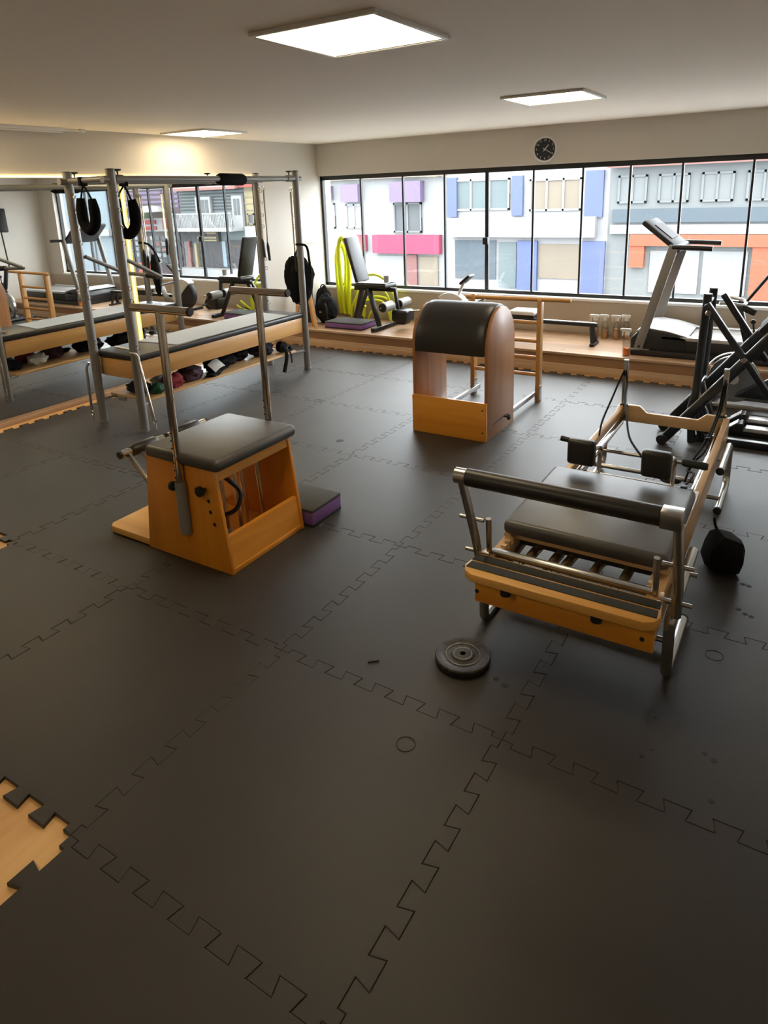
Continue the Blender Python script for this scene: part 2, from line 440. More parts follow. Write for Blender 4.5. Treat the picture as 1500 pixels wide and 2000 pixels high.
# mirrors on the left wall ------------------------------------------
def mirror(y0, y1, label, z0=.058, z1=2.092):
    t = thing('wall_mirror', label, 'mirror', (WL, (y0+y1)/2, z0), 'wall mirrors')
    part('backing', MB().box(WL+.001, WL+.012, y0+.01, y1-.01, z0+.01, z1-.008), 'black', t)
    part('mirror_glass', MB().box(WL+.012, WL+.02, y0, y1, z0, z1, .0015, 1), 'mirror', t)
    return t
mirror(-2.2, 2.60, 'long frameless wall mirror nearer the camera, behind the near posts of the trapeze table')
mirror(2.755, 4.69, 'frameless wall mirror nearer the window corner, right of the glowing yellow strip')
ls = thing('led_strip', 'warm horizontal light line glowing along the top edge of the mirrors', 'light', (WL, 1.2, 2.1))
part('channel', MB().box(WL+.0005, WL+.010, -2.2, 4.69, 2.093, 2.098), 'white_plastic', ls)
part('led_band', MB().box(WL+.001, WL+.008, -2.2, 4.69, 2.098, 2.104), 'led', ls)
lv = thing('led_strip', 'yellow vertical light strip in the gap between the two wall mirrors', 'light', (WL, 2.74, .1))
part('channel', MB().box(WL+.0005, WL+.008, 2.752, 2.7545, .07, 2.09), 'white_plastic', lv)
part('led_band', MB().box(WL+.001, WL+.010, 2.722, 2.752, .07, 2.09, .002), 'led_yellow', lv)

# ceiling lights ----------------------------------------------------
def panel(x, y, label):
    t = thing('ceiling_panel_light', label, 'light', (x, y, CH-.018), 'square ceiling panels')
    s = .31; f = MB()
    for a, b, c, d in ((-s, s, -s, -s+.022), (-s, s, s-.022, s), (-s, -s+.022, -s+.022, s-.022), (s-.022, s, -s+.022, s-.022)):
        f.box(x+a, x+b, y+c, y+d, CH-.018, CH, .003)
    part('frame', f, 'white_plastic', t)
    part('diffuser', MB().box(x-s+.022, x+s-.022, y-s+.022, y+s-.022, CH-.012, CH-.004), 'diffuser', t)
    return t
panel(-.03, .79, 'largest and nearest square ceiling light panel, top of the picture')
panel(-.06, 3.55, 'square ceiling light panel in front of the wall clock')
panel(-3.69, 3.48, 'square ceiling light panel above the mirrors and the trapeze table')
panel(-3.69, .79, 'square ceiling light panel out of view above the near end of the mirror')
panel(-.03, -2.4, 'square ceiling light panel out of view behind the camera')
tl = thing('tube_light', 'slim white tube light along the top of the mirror wall', 'light', (WL+.06, 1.2, CH))
part('housing', MB().box(WL+.03, WL+.075, .2, 2.17, CH-.03, CH, .004), 'white_plastic', tl)
part('tube', MB().box(WL+.034, WL+.071, .22, 2.15, CH-.042, CH-.03, .004), 'white_plastic', tl)
part('connector', MB().path(smooth_pts([(WL+.05, 2.17, CH-.02), (WL+.05, 2.25, CH-.016), (WL+.05, 2.34, CH-.018)]), .008, 8).box(WL+.03, WL+.07, 2.33, 2.38, CH-.03, CH, .006), 'white_plastic', tl)

# wall clock --------------------------------------------------------
cx, cz, cyy = -.94, 2.262, WB
ck = thing('wall_clock', 'round black wall clock with white rim and white numerals above the window', 'clock', (cx, WB, cz-.14))
part('rim', MB().lathe([(.118, -.006), (.122, -.03), (.132, -.036), (.139, -.028), (.14, 0)], (cx, WB, cz), 40, 'y'), 'white_plastic', ck)
part('dial', MB().lathe([(0, -.014), (.121, -.014), (.121, 0), (0, 0)], (cx, WB, cz), 40, 'y'), 'black', ck)
def text(s, size, loc, mat, parent, name='numeral', rx=90, ext=.001):
    c = bpy.data.curves.new(name, 'FONT'); c.body = s; c.size = size; c.align_x = 'CENTER'; c.align_y = 'CENTER'; c.extrude = ext; c.resolution_u = 3
    tmp = bpy.data.objects.new('tmp', c); COL.objects.link(tmp); bpy.context.view_layer.update()
    me = bpy.data.meshes.new_from_object(tmp.evaluated_get(bpy.context.evaluated_depsgraph_get())); bpy.data.objects.remove(tmp); me.materials.clear(); me.materials.append(M_(mat))
    o = link(name, me, parent, Vector(loc)-LOC[parent.name]); o.rotation_euler = (R(rx), 0, 0)
    return o
for h in range(1, 13):
    a = R(90-30*h); text(str(h), .034, (cx+.098*math.cos(a), WB-.0155, cz+.098*math.sin(a)), 'white_plastic', ck)
for nm, a, L, w in (('hour_hand', 50, .062, .008), ('minute_hand', -30, .09, .006)):
    d = Vector((math.cos(R(a)), 0, math.sin(R(a)))); c0 = Vector((cx, WB-.018, cz))
    part(nm, MB().bar(c0-d*.025, c0+d*L, .002, w, 0, (0, 0, 1) if abs(d.z) < .9 else (1, 0, 0)), 'white_plastic', ck)
part('hand_pin', MB().lathe([(.007, -.022), (.007, -.014)], (cx, WB, cz), 14, 'y'), 'white_plastic', ck)

# ================================================================== trapeze table
def trapeze_table():
    t = thing('trapeze_table', 'long trapeze table with grey posts, wooden bed frame and black padded top beside the mirrors', 'exercise table', (-3.14, 2.78, 0))
    posts = [(-3.40, 1.655), (-2.865, 1.655), (-3.425, 3.9), (-2.885, 3.9)]
    r = .036
    for x, y in posts:
        p = part('post', MB().tube((x, y, 0), (x, y, 2.10), r, 20), 'grey_paint', t)
        part('post_cap', MB().lathe([(r+.001, 0), (r+.001, .004), (r*.6, .008), (0, .008)], (x, y, 2.10), 20), 'black', p)
        part('foot_cap', MB().lathe([(r+.003, 0), (r+.003, .02), (r, .022)], (x, y, 0), 20), 'grey_plastic', p)
    for x in (-3.40, -2.865):
        part('top_rail', MB().tube((x, 1.575, 2.03), (x-.022, 3.98, 2.03), .026, 16), 'grey_paint', t)
    for y in (1.655, 3.9):
        part('cross_rail', MB().tube((-3.43, y, 2.035), (-2.86, y, 2.035), .024, 16), 'grey_paint', t)
    for x, y in ((-2.865, 1.72), (-2.885, 3.80), (-3.40, 1.72), (-3.42, 3.2)):
        part('collar', MB().tube((x, y-.04, 2.03), (x, y+.04, 2.03), .033, 16), 'grey_plastic', t)
        k = part('tightening_knob', MB().tube((x, y, 2.055), (x, y, 2.09), .006, 10), 'black', t)
        part('knob_head', MB().lathe([(.01, 0), (.03, .006), (.03, .016), (0, .018)], (x, y, 2.088), 14), 'black', k)
    for x, y, d in ((-2.865, 1.655, 1), (-3.40, 1.655, 1), (-3.425, 3.9, 1), (-2.885, 3.9, -1)):
        for z in (1.92, 1.80, 1.67, 1.55, 1.2, 1.1, .72, .5):
            part('eye_bolt', MB().path(arc((x+d*(r+.018), y, z), .017, 0, 360, 14, 'xz')[:-1], .003, 6, closed=True), 'steel', t)
    # bed
    fb = MB()
    fb.box(-2.93, -2.885, 1.70, 3.90, .425, .585, .006).box(-3.405, -3.36, 1.70, 3.90, .425, .585, .006)
    part('side_rail', MB().box(-2.93, -2.885, 1.70, 3.86, .425, .585, .006), 'birch_y', t)
    part('side_rail', MB().box(-3.405, -3.36, 1.70, 3.86, .425, .585, .006), 'birch_y', t)
    part('end_board', MB().box(-3.36, -2.93, 1.695, 1.735, .425, .585, .005), 'birch_x', t)
    part('end_board', MB().box(-3.36, -2.93, 3.82, 3.86, .425, .585, .005), 'birch_x', t)
    part('mattress', MB().box(-3.415, -2.875, 1.685, 3.875, .585, .64, .018, 3), 'vinyl', t)
    part('storage_shelf', MB().box(-3.40, -2.90, 1.76, 3.74, .225, .245, .003), 'pale_y', t)
    for x in (-3.25, -3.02):
        for y in (1.755,):
            part('shelf_bracket', MB().box(x-.05, x+.05, y, y+.012, .19, .226, .002), 'grey_plastic', t)
    for x, y in ((-3.40, 1.655), (-2.865, 1.655), (-3.425, 3.9), (-2.885, 3.9)):
        part('shelf_arm', MB().bar((x, y, .215), (-3.36 if x < -3.1 else -2.94, 1.80 if y < 2 else 3.70, .215), .03, .02, .003), 'grey_paint', t)
    # push-through bar folded over the bed
    part('push_bar', MB().path([(-3.37, 1.69, 1.435), (-3.37, 2.03, 1.27), (-3.37, 2.05, 1.26)], .017, 12)
         .path([(-2.90, 1.69, 1.435), (-2.90, 2.03, 1.25), (-2.90, 2.05, 1.24)], .017, 12).tube((-3.38, 2.04, 1.262), (-2.89, 2.04, 1.245), .017, 12), 'grey_paint', t)
    part('bar_grip', MB().tube((-3.06, 2.04, 1.252), (-2.93, 2.04, 1.246), .026, 12), 'black', t)
    # springs on the far posts, each ending in a black handle
    for x, y, zt, zb in ((-3.37, 3.87, 1.93, 1.42), (-3.355, 3.93, 1.93, 1.38), (-2.935, 3.87, 1.90, 1.28), (-2.925, 3.93, 1.90, 1.2)):
        n = 90; pts = []
        for i in range(n*4+1):
            a = 2*math.pi*i/4/1.0; pts.append((x+.009*math.cos(a), y+.009*math.sin(a), zt-(zt-zb)*i/(n*4)))
        s = part('spring', MB().path(pts[::1], .0035, 4), 'brass_spring', t)
        part('spring_clip', MB().path(arc((x, y, zt+.02), .016, 0, 360, 12, 'xz')[:-1], .003, 6, closed=True), 'chrome', s)
        part('handle', MB().path([(x, y, zb), (x+.005, y, zb-.05), (x+.015, y, zb-.2)], [.006, .017, .015], 10), 'black', s)
    # spring rods hanging at the near end
    for pts in ([(-3.44, 1.62, .545), (-3.455, 1.60, .50), (-3.47, 1.60, .12)], [(-2.86, 1.61, .68), (-2.79, 1.60, .685), (-2.76, 1.60, .66), (-2.655, 1.595, .17)]):
        s = part('spring_rod', MB().path(pts, .0115, 10), 'steel', t)
        e = pts[-1]; part('spring_clip', MB().path(arc((e[0]+.004, e[1], e[2]-.03), .02, 0, 360, 12, 'xz')[:-1], .004, 6, closed=True).tube((e[0]+.008, e[1], e[2]-.05), (e[0]+.014, e[1], e[2]-.10), .006, 8), 'chrome', s)
    part('roll_up_bar', MB().tube((-3.30, 1.80, .655), (-3.02, 1.755, .66), .010, 10), 'brass_spring', t)
    part('bar_pad', MB().path([(-2.885, 2.80, 2.025), (-2.885, 2.83, 2.025), (-2.885, 3.10, 2.022), (-2.885, 3.13, 2.022)], [.042, .055, .055, .045], 18), 'cloth_black', t)
    return t
trapeze_table()

def fuzzy_loop(c, top, half, d, zt, zb, label):
    """padded strap loop hanging from a rail: straps + U-shaped sleeve; d = horizontal direction of the loop"""
    c = Vector(c); d = Vector(d).normalized()
    t = thing('strap_loop', label, 'strap', (c.x, c.y, zb), 'padded strap loops on the trapeze table')
    A = c-d*half; B = c+d*half
    def at(v, z): return (v.x, v.y, z)
    U = smooth_pts([at(A, zt), at(A-d*.008, zt-.10), at(A-d*.002, zb+.10), at(c-d*.02, zb+.045), at(c+d*.02, zb+.045), at(B+d*.004, zb+.10), at(B+d*.012, zt-.11), at(B, zt-.01)], 5)
    rr = [.030+.012*min(1, min(i, len(U)-1-i)/4) for i in range(len(U))]
    part('sleeve', MB().path(U, rr, 14), 'fuzzy', t)
    T = Vector(top)
    for v in (A, B):
        part('webbing', MB().path([T, T+(Vector(at(v, zt))-T)*.5, at(v, zt-.02)], .008, 6), 'cloth_black', t)
    part('webbing', MB().box(T.x-.016, T.x+.016, T.y-.034, T.y+.034, T.z-.01, T.z+.062, .006), 'cloth_black', t)
    return t
fuzzy_loop((-3.20, 1.655, 1.8), (-3.215, 1.655, 2.0), .07, (1, 0, 0), 1.90, 1.61, 'black fuzzy strap loop hanging from the near cross rail, between the two posts')
fuzzy_loop((-2.868, 1.75, 1.8), (-2.868, 1.765, 1.985), .055, (.62, .78, 0), 1.885, 1.575, 'black fuzzy strap loop hanging from the right top rail, right of the post')

# sheet on the bed
def sheet_fn(u, v):
    x = -3.37+.475*v; y = 2.13+1.52*u + .10*(1-v)*(u-.5)
    return (x+.004*noise.noise((u*3, v*2, 0)), y, .6425+.003*noise.noise((u*9, v*4, 1))+.002)
single('bed_sheet', MB().grid(sheet_fn, 40, 12, .0015), 'sheet', 'pale grey disposable sheet laid over the middle of the trapeze table', 'sheet')

# bag on the far right post
def shoulder_bag():
    t = thing('shoulder_bag', 'black shoulder bag hanging from the far right post of the trapeze table', 'bag', (-2.96, 3.99, .70))
    BM = Matrix.Translation((-2.99, 3.985, 0)) @ Matrix.Rotation(R(39), 4, 'Z')
    part('body', MB().ball((0, 0, .965), (.155, .05, .27), 22, 16, .18, 6, seed=3, M=BM), 'cloth_black', t)
    part('flap', MB().ball((.02, -.03, 1.02), (.11, .04, .19), 18, 12, .15, 6, seed=5, M=BM), 'cloth_black', t)
    part('strap', MB().path(smooth_pts([(-3.08, 3.975, 1.12), (-2.99, 3.97, 1.27), (-2.94, 3.94, 1.34), (-2.885, 3.855, 1.365), (-2.83, 3.94, 1.34), (-2.83, 3.975, 1.2), (-2.82, 3.98, 1.05)], 5), .013, 8), 'cloth_black', t)
    part('zip', MB().path([(-3.03, 3.935, 1.06), (-3.0, 3.93, 1.16)], .005, 6), 'steel', t)
shoulder_bag()

# things on the shelf under the bed
def lump(name, label, cat, c, r, mat, seed, amp=.35, grp=None):
    z0 = .2455
    return single(name, MB().ball((c[0], c[1], z0+r[2]*.8), r, 22, 14, amp, 7, z0, seed), mat, label, cat, grp)
lump('pouch', 'dark navy pouch lying at the near end of the shelf under the table', 'pouch', (-3.16, 1.885), (.13, .085, .05), 'cloth_navy', 1)
lump('folded_cloth', 'green cloth on the shelf under the table, beside the navy pouch', 'cloth', (-2.975, 1.93), (.055, .065, .05), 'cloth_green', 2)
lump('folded_cloth', 'crumpled red cloth on the shelf under the trapeze table', 'cloth', (-3.00, 2.115), (.075, .105, .07), 'cloth_red', 3)
lump('folded_cloth', 'white cloth at the back of the shelf behind the red one', 'cloth', (-3.17, 2.14), (.07, .10, .06), 'paper', 8)
lump('gear_bag', 'dark plum gear bag on the shelf, left of the white paper', 'bag', (-3.06, 2.37), (.11, .135, .07), 'cloth_plum', 4)
lump('strap_bundle', 'low coil of dark straps on the front edge of the shelf, under the white paper', 'strap', (-2.945, 2.57), (.035, .10, .03), 'cloth_black', 5)
lump('gear_bag', 'long black gear bag lying mid-shelf under the table', 'bag', (-3.10, 2.80), (.12, .17, .085), 'cloth_black', 6)
lump('gear_bag', 'black rolled bag behind the long one, far half of the shelf', 'bag', (-3.20, 3.13), (.11, .13, .075), 'cloth_black', 9)
lump('gear_bag', 'dark navy gear bag at the far end of the shelf', 'bag', (-3.12, 3.42), (.14, .13, .075), 'cloth_navy', 7)
single('paper', MB().grid(lambda u, v: (-3.00+.10*v-.02*u, 2.545+.15*u, .352+.03*math.sin(u*2)-.06*v), 8, 6, .002), 'paper', 'white sheet of paper stuck on the gear under the table', 'paper')
tb = thing('ankle_strap', 'black ankle strap hanging down from the far end of the shelf', 'strap', (-2.92, 3.56, .06))
part('roll', MB().lathe([(.02, -.035), (.058, -.03), (.06, .03), (.02, .035)], (-2.985, 3.60, .306), 18, 'x'), 'cloth_black', tb)
part('tail', MB().path(smooth_pts([(-2.94, 3.58, .33), (-2.885, 3.56, .26), (-2.882, 3.54, .16), (-2.884, 3.50, .06)], 5), .022, 8, flat=.3), 'cloth_black', tb)
part('tail', MB().path(smooth_pts([(-2.95, 3.60, .31), (-2.875, 3.61, .25), (-2.87, 3.62, .14)], 5), .018, 8, flat=.3), 'cloth_black', tb)
dbell = thing('dumbbell', 'small black dumbbell with pale grip at the far end of the shelf', 'dumbbell', (-3.0, 3.705, .245))
part('bar', MB().tube((-3.09, 3.705, .272), (-2.93, 3.705, .272), .012, 12), 'white_plastic', dbell)
for x in (-3.09, -2.95): part('weight', MB().lathe([(.022, 0), (.027, .006), (.027, .04), (.022, .046)], (x-.02, 3.705, .2725), 16, 'x'), 'black', dbell)

# ================================================================== combo chair
def combo_chair():
    t = thing('pilates_chair', 'wooden pilates chair with black padded seat and two chrome T-handles', 'exercise chair', (-.92, .63, 0))
    x0, x1, y0, y1, H = -1.235, -.60, .337, .925, .565
    tl_, tr_ = x0+.075, x1-.065
    for y in (y0, y1-.022):
        s = part('side_panel', MB().prism([(x0, 0), (x1, 0), (tr_, H), (tl_, H)], 'y', y, y+.022, .003), 'maple_z', t)
        if y == y0:
            for px_, pz_ in ((x1-.115, .33), (x1-.095, .265), (x1-.12, .39)):
                part('hole', MB().lathe([(.0, -.0012), (.011, -.0012), (.011, .0)], (px_, y0, pz_), 14, 'y'), 'black', s)
    def slope(z): return x1-.065*z/H
    part('lower_board', MB().prism([(slope(.04)-.028, .03), (slope(.04)-.004, .03), (slope(.205)-.004, .205), (slope(.205)-.028, .205)], 'x', 0, 0) if 0 else
         MB().add([(slope(z)-d, y, z) for y in (y0+.022, y1-.022) for z, d in ((.0, .030), (.0, .005), (.20, .005), (.20, .030))],
                  [(0, 1, 2, 3), (7, 6, 5, 4), (0, 4, 5, 1), (1, 5, 6, 2), (2, 6, 7, 3), (3, 7, 4, 0)]), 'maple_y', t)
    part('base_strip', MB().box(x1-.034, x1-.003, y0+.022, y1-.022, .0, .028, .003), 'maple_y', t)
    part('upper_board', MB().add([(slope(z)-d, y, z) for y in (y0+.022, y1-.022) for z, d in ((.50, .030), (.50, .004), (.562, .004), (.562, .030))],
                  [(0, 1, 2, 3), (7, 6, 5, 4), (0, 4, 5, 1), (1, 5, 6, 2), (2, 6, 7, 3), (3, 7, 4, 0)]), 'maple_y', t)
    part('back_board', MB().box(x0+.062, x0+.08, y0+.022, y1-.022, .30, .56, .002), 'maple_y', t)
    part('floor_board', MB().box(x0+.03, x1-.035, y0+.022, y1-.022, .012, .03, .002), 'maple_y', t)
    # seat
    sp = MB().box(-1.125, -.598, .295, .918, .572, .638, .028, 4)
    part('seat', sp, 'vinyl_worn_sheen', t)
    part('seat_base', MB().box(tl_-.005, tr_+.01, y0, y1, .558, .573, .002), 'maple_y', t)
    # handles
    for px_, y, yb, d in ((-.885, .312, .20, -1), (-.83, .948, .20, 1)):
        s = part('sleeve', MB().tube((px_, y, .185), (px_, y, .475), .029, 18), 'grey_plastic', t)
        part('sleeve_bracket', MB().box(px_-.02, px_+.02, min(y, y-d*.03), max(y, y-d*.03), .22, .44, .003), 'grey_plastic', s)
        k = part('knob', MB().tube((px_-.02, y-.004*d, .435), (px_-.055, y-.004*d, .435), .008, 10), 'black', s)
        part('knob_head', MB().lathe([(.012, 0), (.025, .006), (.025, .024), (.015, .03)], (px_-.082, y-.004*d, .435), 14, 'x'), 'black', k)
        p = part('handle_pole', MB().tube((px_, y, .46), (px_, y, 1.352), .0205, 18), 'chrome', t)
        for z in (.50, .54, .58, .62, .66, .70, .74):
            part('pin_hole', MB().lathe([(0, -.0215), (.005, -.0215), (.005, -.018)], (px_-.008, y, z), 8, 'y'), 'black', p)
        part('handle_bar', MB().tube((px_-.195, y, 1.362), (px_+.205, y, 1.362), .0205, 18), 'chrome', t)
        part('end_plug', MB().lathe([(.0212, 0), (.0212, .006), (.017, .012), (0, .012)], (px_+.204, y, 1.362), 16, 'x'), 'black', t)
    k = part('knob', MB().tube((-.735, .34, .455), (-.735, .305, .455), .008, 10), 'black', t)
    part('knob_head', MB().lathe([(.014, 0), (.027, .005), (.027, .022), (.018, .028)], (-.735, .285, .455), 16, 'y'), 'black', k)
    # split pedal
    for ya, yb in ((.42, .735), (.76, 1.075)):
        p = part('pedal', MB().tube((-1.50, ya, .468), (-1.50, yb, .468), .023, 16), 'steel', t)
        g0, g1 = (ya+.075, ya+.215)
        part('roller_pad', MB().path([(-1.50, g0, .468), (-1.50, g0+.012, .468), (-1.50, g1+.03, .468), (-1.50, g1+.042, .468)], [.028, .036, .036, .028], 18), 'vinyl', p)
        for y in (ya, yb): part('end_plug', MB().lathe([(0, -.003), (.022, -.003), (.024, .004), (.024, .01)], (-1.50, y-.003, .468), 16, 'y'), 'black', p)
        part('pedal_arm', MB().bar((-1.49, ya+.05, .46), (-1.10, ya+.05, .10), .018, .03, .003), 'steel', p)
        part('pedal_arm', MB().tube((-1.46, ya+.12, .45), (-1.12, ya+.10, .30), .008, 10), 'steel', p)
    # springs inside
    for y, x in ((.50, -.80), (.56, -.76), (.70, -.85), (.78, -.80)):
        s = part('spring', MB().path(smooth_pts([(x, y, .515), (x+.008, y, .38), (x+.02, y+.005, .18), (x+.02, y+.005, .05)], 4), .0125, 10), 'brass_spring', t)
        part('spring_hook', MB().path(arc((x, y, .53), .014, 0, 360, 12, 'yz')[:-1], .004, 6, closed=True), 'black', s)
    part('cable_arm', MB().path(smooth_pts([(-.82, .46, .50), (-.74, .50, .44), (-.70, .54, .36), (-.70, .50, .28), (-.78, .44, .23), (-.86, .42, .12)], 5), .012, 8), 'black', t)
    part('spring_bracket', MB().ball((-.78, .45, .10), (.09, .07, .075), 14, 10, .3, 6, .03, 4), 'black', t)
    # board on the floor at the back
    part('foot_board', MB().prism([(-1.595, .375), (-1.565, .343), (-1.236, .343), (-1.236, .92), (-1.565, .92), (-1.595, .888)], 'z', .004, .045, .004), 'honey_x', t)
    return t
combo_chair()

def foam_block(x0, x1, y0, y1, z0, h, label, rot=0):
    t = thing('foam_block', label, 'foam block', ((x0+x1)/2, (y0+y1)/2, z0), 'purple foam step blocks')
    part('core', MB().box(x0, x1, y0, y1, z0+.016, z0+h-.018, .002), 'purple', t)
    part('base_pad', MB().box(x0-.001, x1+.001, y0-.001, y1+.001, z0, z0+.017, .003), 'rubber', t)
    part('top_pad', MB().box(x0-.002, x1+.002, y0-.002, y1+.002, z0+h-.019, z0+h, .005), 'grip', t)
    t.rotation_euler = (0, 0, R(rot))
foam_block(-.905, -.552, .945, 1.225, 0, .108, 'purple foam block with black top on the floor beside the pilates chair')
foam_block(-3.52, -2.955, 5.10, 5.44, PZ, .085, 'purple foam block with grey top on the platform below the window')

# ================================================================== ladder barrel
def ladder_barrel():
    t = thing('ladder_barrel', 'wooden ladder barrel with a rounded black padded top and rung ladder', 'exercise barrel', (-.53, 3.1, 0))
    xa, xb, y0, y1 = -.855, -.218, 2.685, 3.228
    yc, rz, ry = 2.957, .30, .272
    prof = [(y0, 0), (y1, 0), (y1, .70)] + [(yc+ry*math.cos(R(a)), .70+rz*math.sin(R(a))) for a in range(6, 180, 6)] + [(y0, .70)]
    for x in (xa, xb-.024):
        s = part('side_panel', MB().prism(prof, 'x', x, x+.024, .002), 'veneer_z', t)
        fx = x+.024 if x > -.5 else x-.002
        if x > -.5: part('slot', MB().bar((fx-.001, 2.79, .105), (fx-.001, 3.10, .105), .004, .012), 'black', s)
    part('front_board', MB().box(xa, xb, y0-.02, y0, 0, .305, .003), 'maple_x', t)
    part('back_board', MB().box(xa+.024, xb-.024, y1-.022, y1, 0, .12, .003), 'maple_x', t)
    # pad : cylinder shell over the rims
    V = []; F = []
    ang = list(range(-6, 187, 4)); n = len(ang)
    def ring(x, k, dz=0):
        out = []
        for a in ang:
            aa = min(max(a, 0), 180); y = yc+(ry+k)*math.cos(R(aa)); z = .70+(rz+k)*math.sin(R(aa))
            if a < 0: z -= .006*(-a)
            if a > 180: z -= .006*(a-180)
            out.append((x, y, z))
        return out
    cols = [(xa+.03, -.03), (xa+.024, .0), (xa+.027, .010), (xa+.04, .018), (xa+.1, .022), (xb-.1, .022), (xb-.04, .018), (xb-.027, .010), (xb-.024, .0), (xb-.03, -.03)]
    for x, k in cols: V += ring(x, k)
    m_ = len(cols)
    for i in range(m_-1):
        for k in range(n-1): F.append((i*n+k, i*n+k+1, (i+1)*n+k+1, (i+1)*n+k))
    F.append(tuple(i*n for i in range(m_))); F.append(tuple(i*n+n-1 for i in range(m_))[::-1])
    for i in range(0): pass
    F += [tuple((m_-1)*n+k for k in range(n)), tuple(range(n))[::-1]]
    part('pad', MB().add(V, F), 'vinyl', t, ang=60)
    # ladder
    yl = 3.80
    for x in (-.852, -.222):
        u = part('ladder_post', MB().prism([(yl, 0), (yl+.075, 0), (yl+.075, .905)] + [(yl+.0375+.0375*math.cos(R(a)), .905+.0375*math.sin(R(a))) for a in range(15, 180, 15)] + [(yl, .905)], 'x', x-.018, x+.018, .003), 'birch_z', t)
        part('post_plate', MB().box(x-.021, x+.021, yl+.004, yl+.071, .01, .15, .002), 'steel', u)
    for z in (.245, .40, .55, .715):
        part('rung', MB().tube((-.85, yl+.037, z), (-.224, yl+.037, z), .0165, 14), 'birch_x', t)
    part('top_bar', MB().tube((-.925, yl+.037, .912), (.045, yl+.037, .924), .0195, 16), 'birch_x', t)
    for x in (-.815, -.26):
        part('slide_rail', MB().box(x-.013, x+.013, 2.80, yl+.08, .045, .085, .003), 'steel', t)
    k = part('knob', MB().tube((xb, 3.02, .105), (xb+.035, 3.02, .105), .008, 10), 'black', t)
    part('knob_head', MB().lathe([(.01, 0), (.024, .004), (.024, .018), (.012, .024)], (xb+.03, 3.02, .105), 14, 'x'), 'black', k)
    for z in (.07, .25): part('screw', MB().lathe([(0, -.001), (.007, -.001), (.007, .001)], (xb-.03, y0-.02, z), 10, 'y'), 'rubber', t)
ladder_barrel()

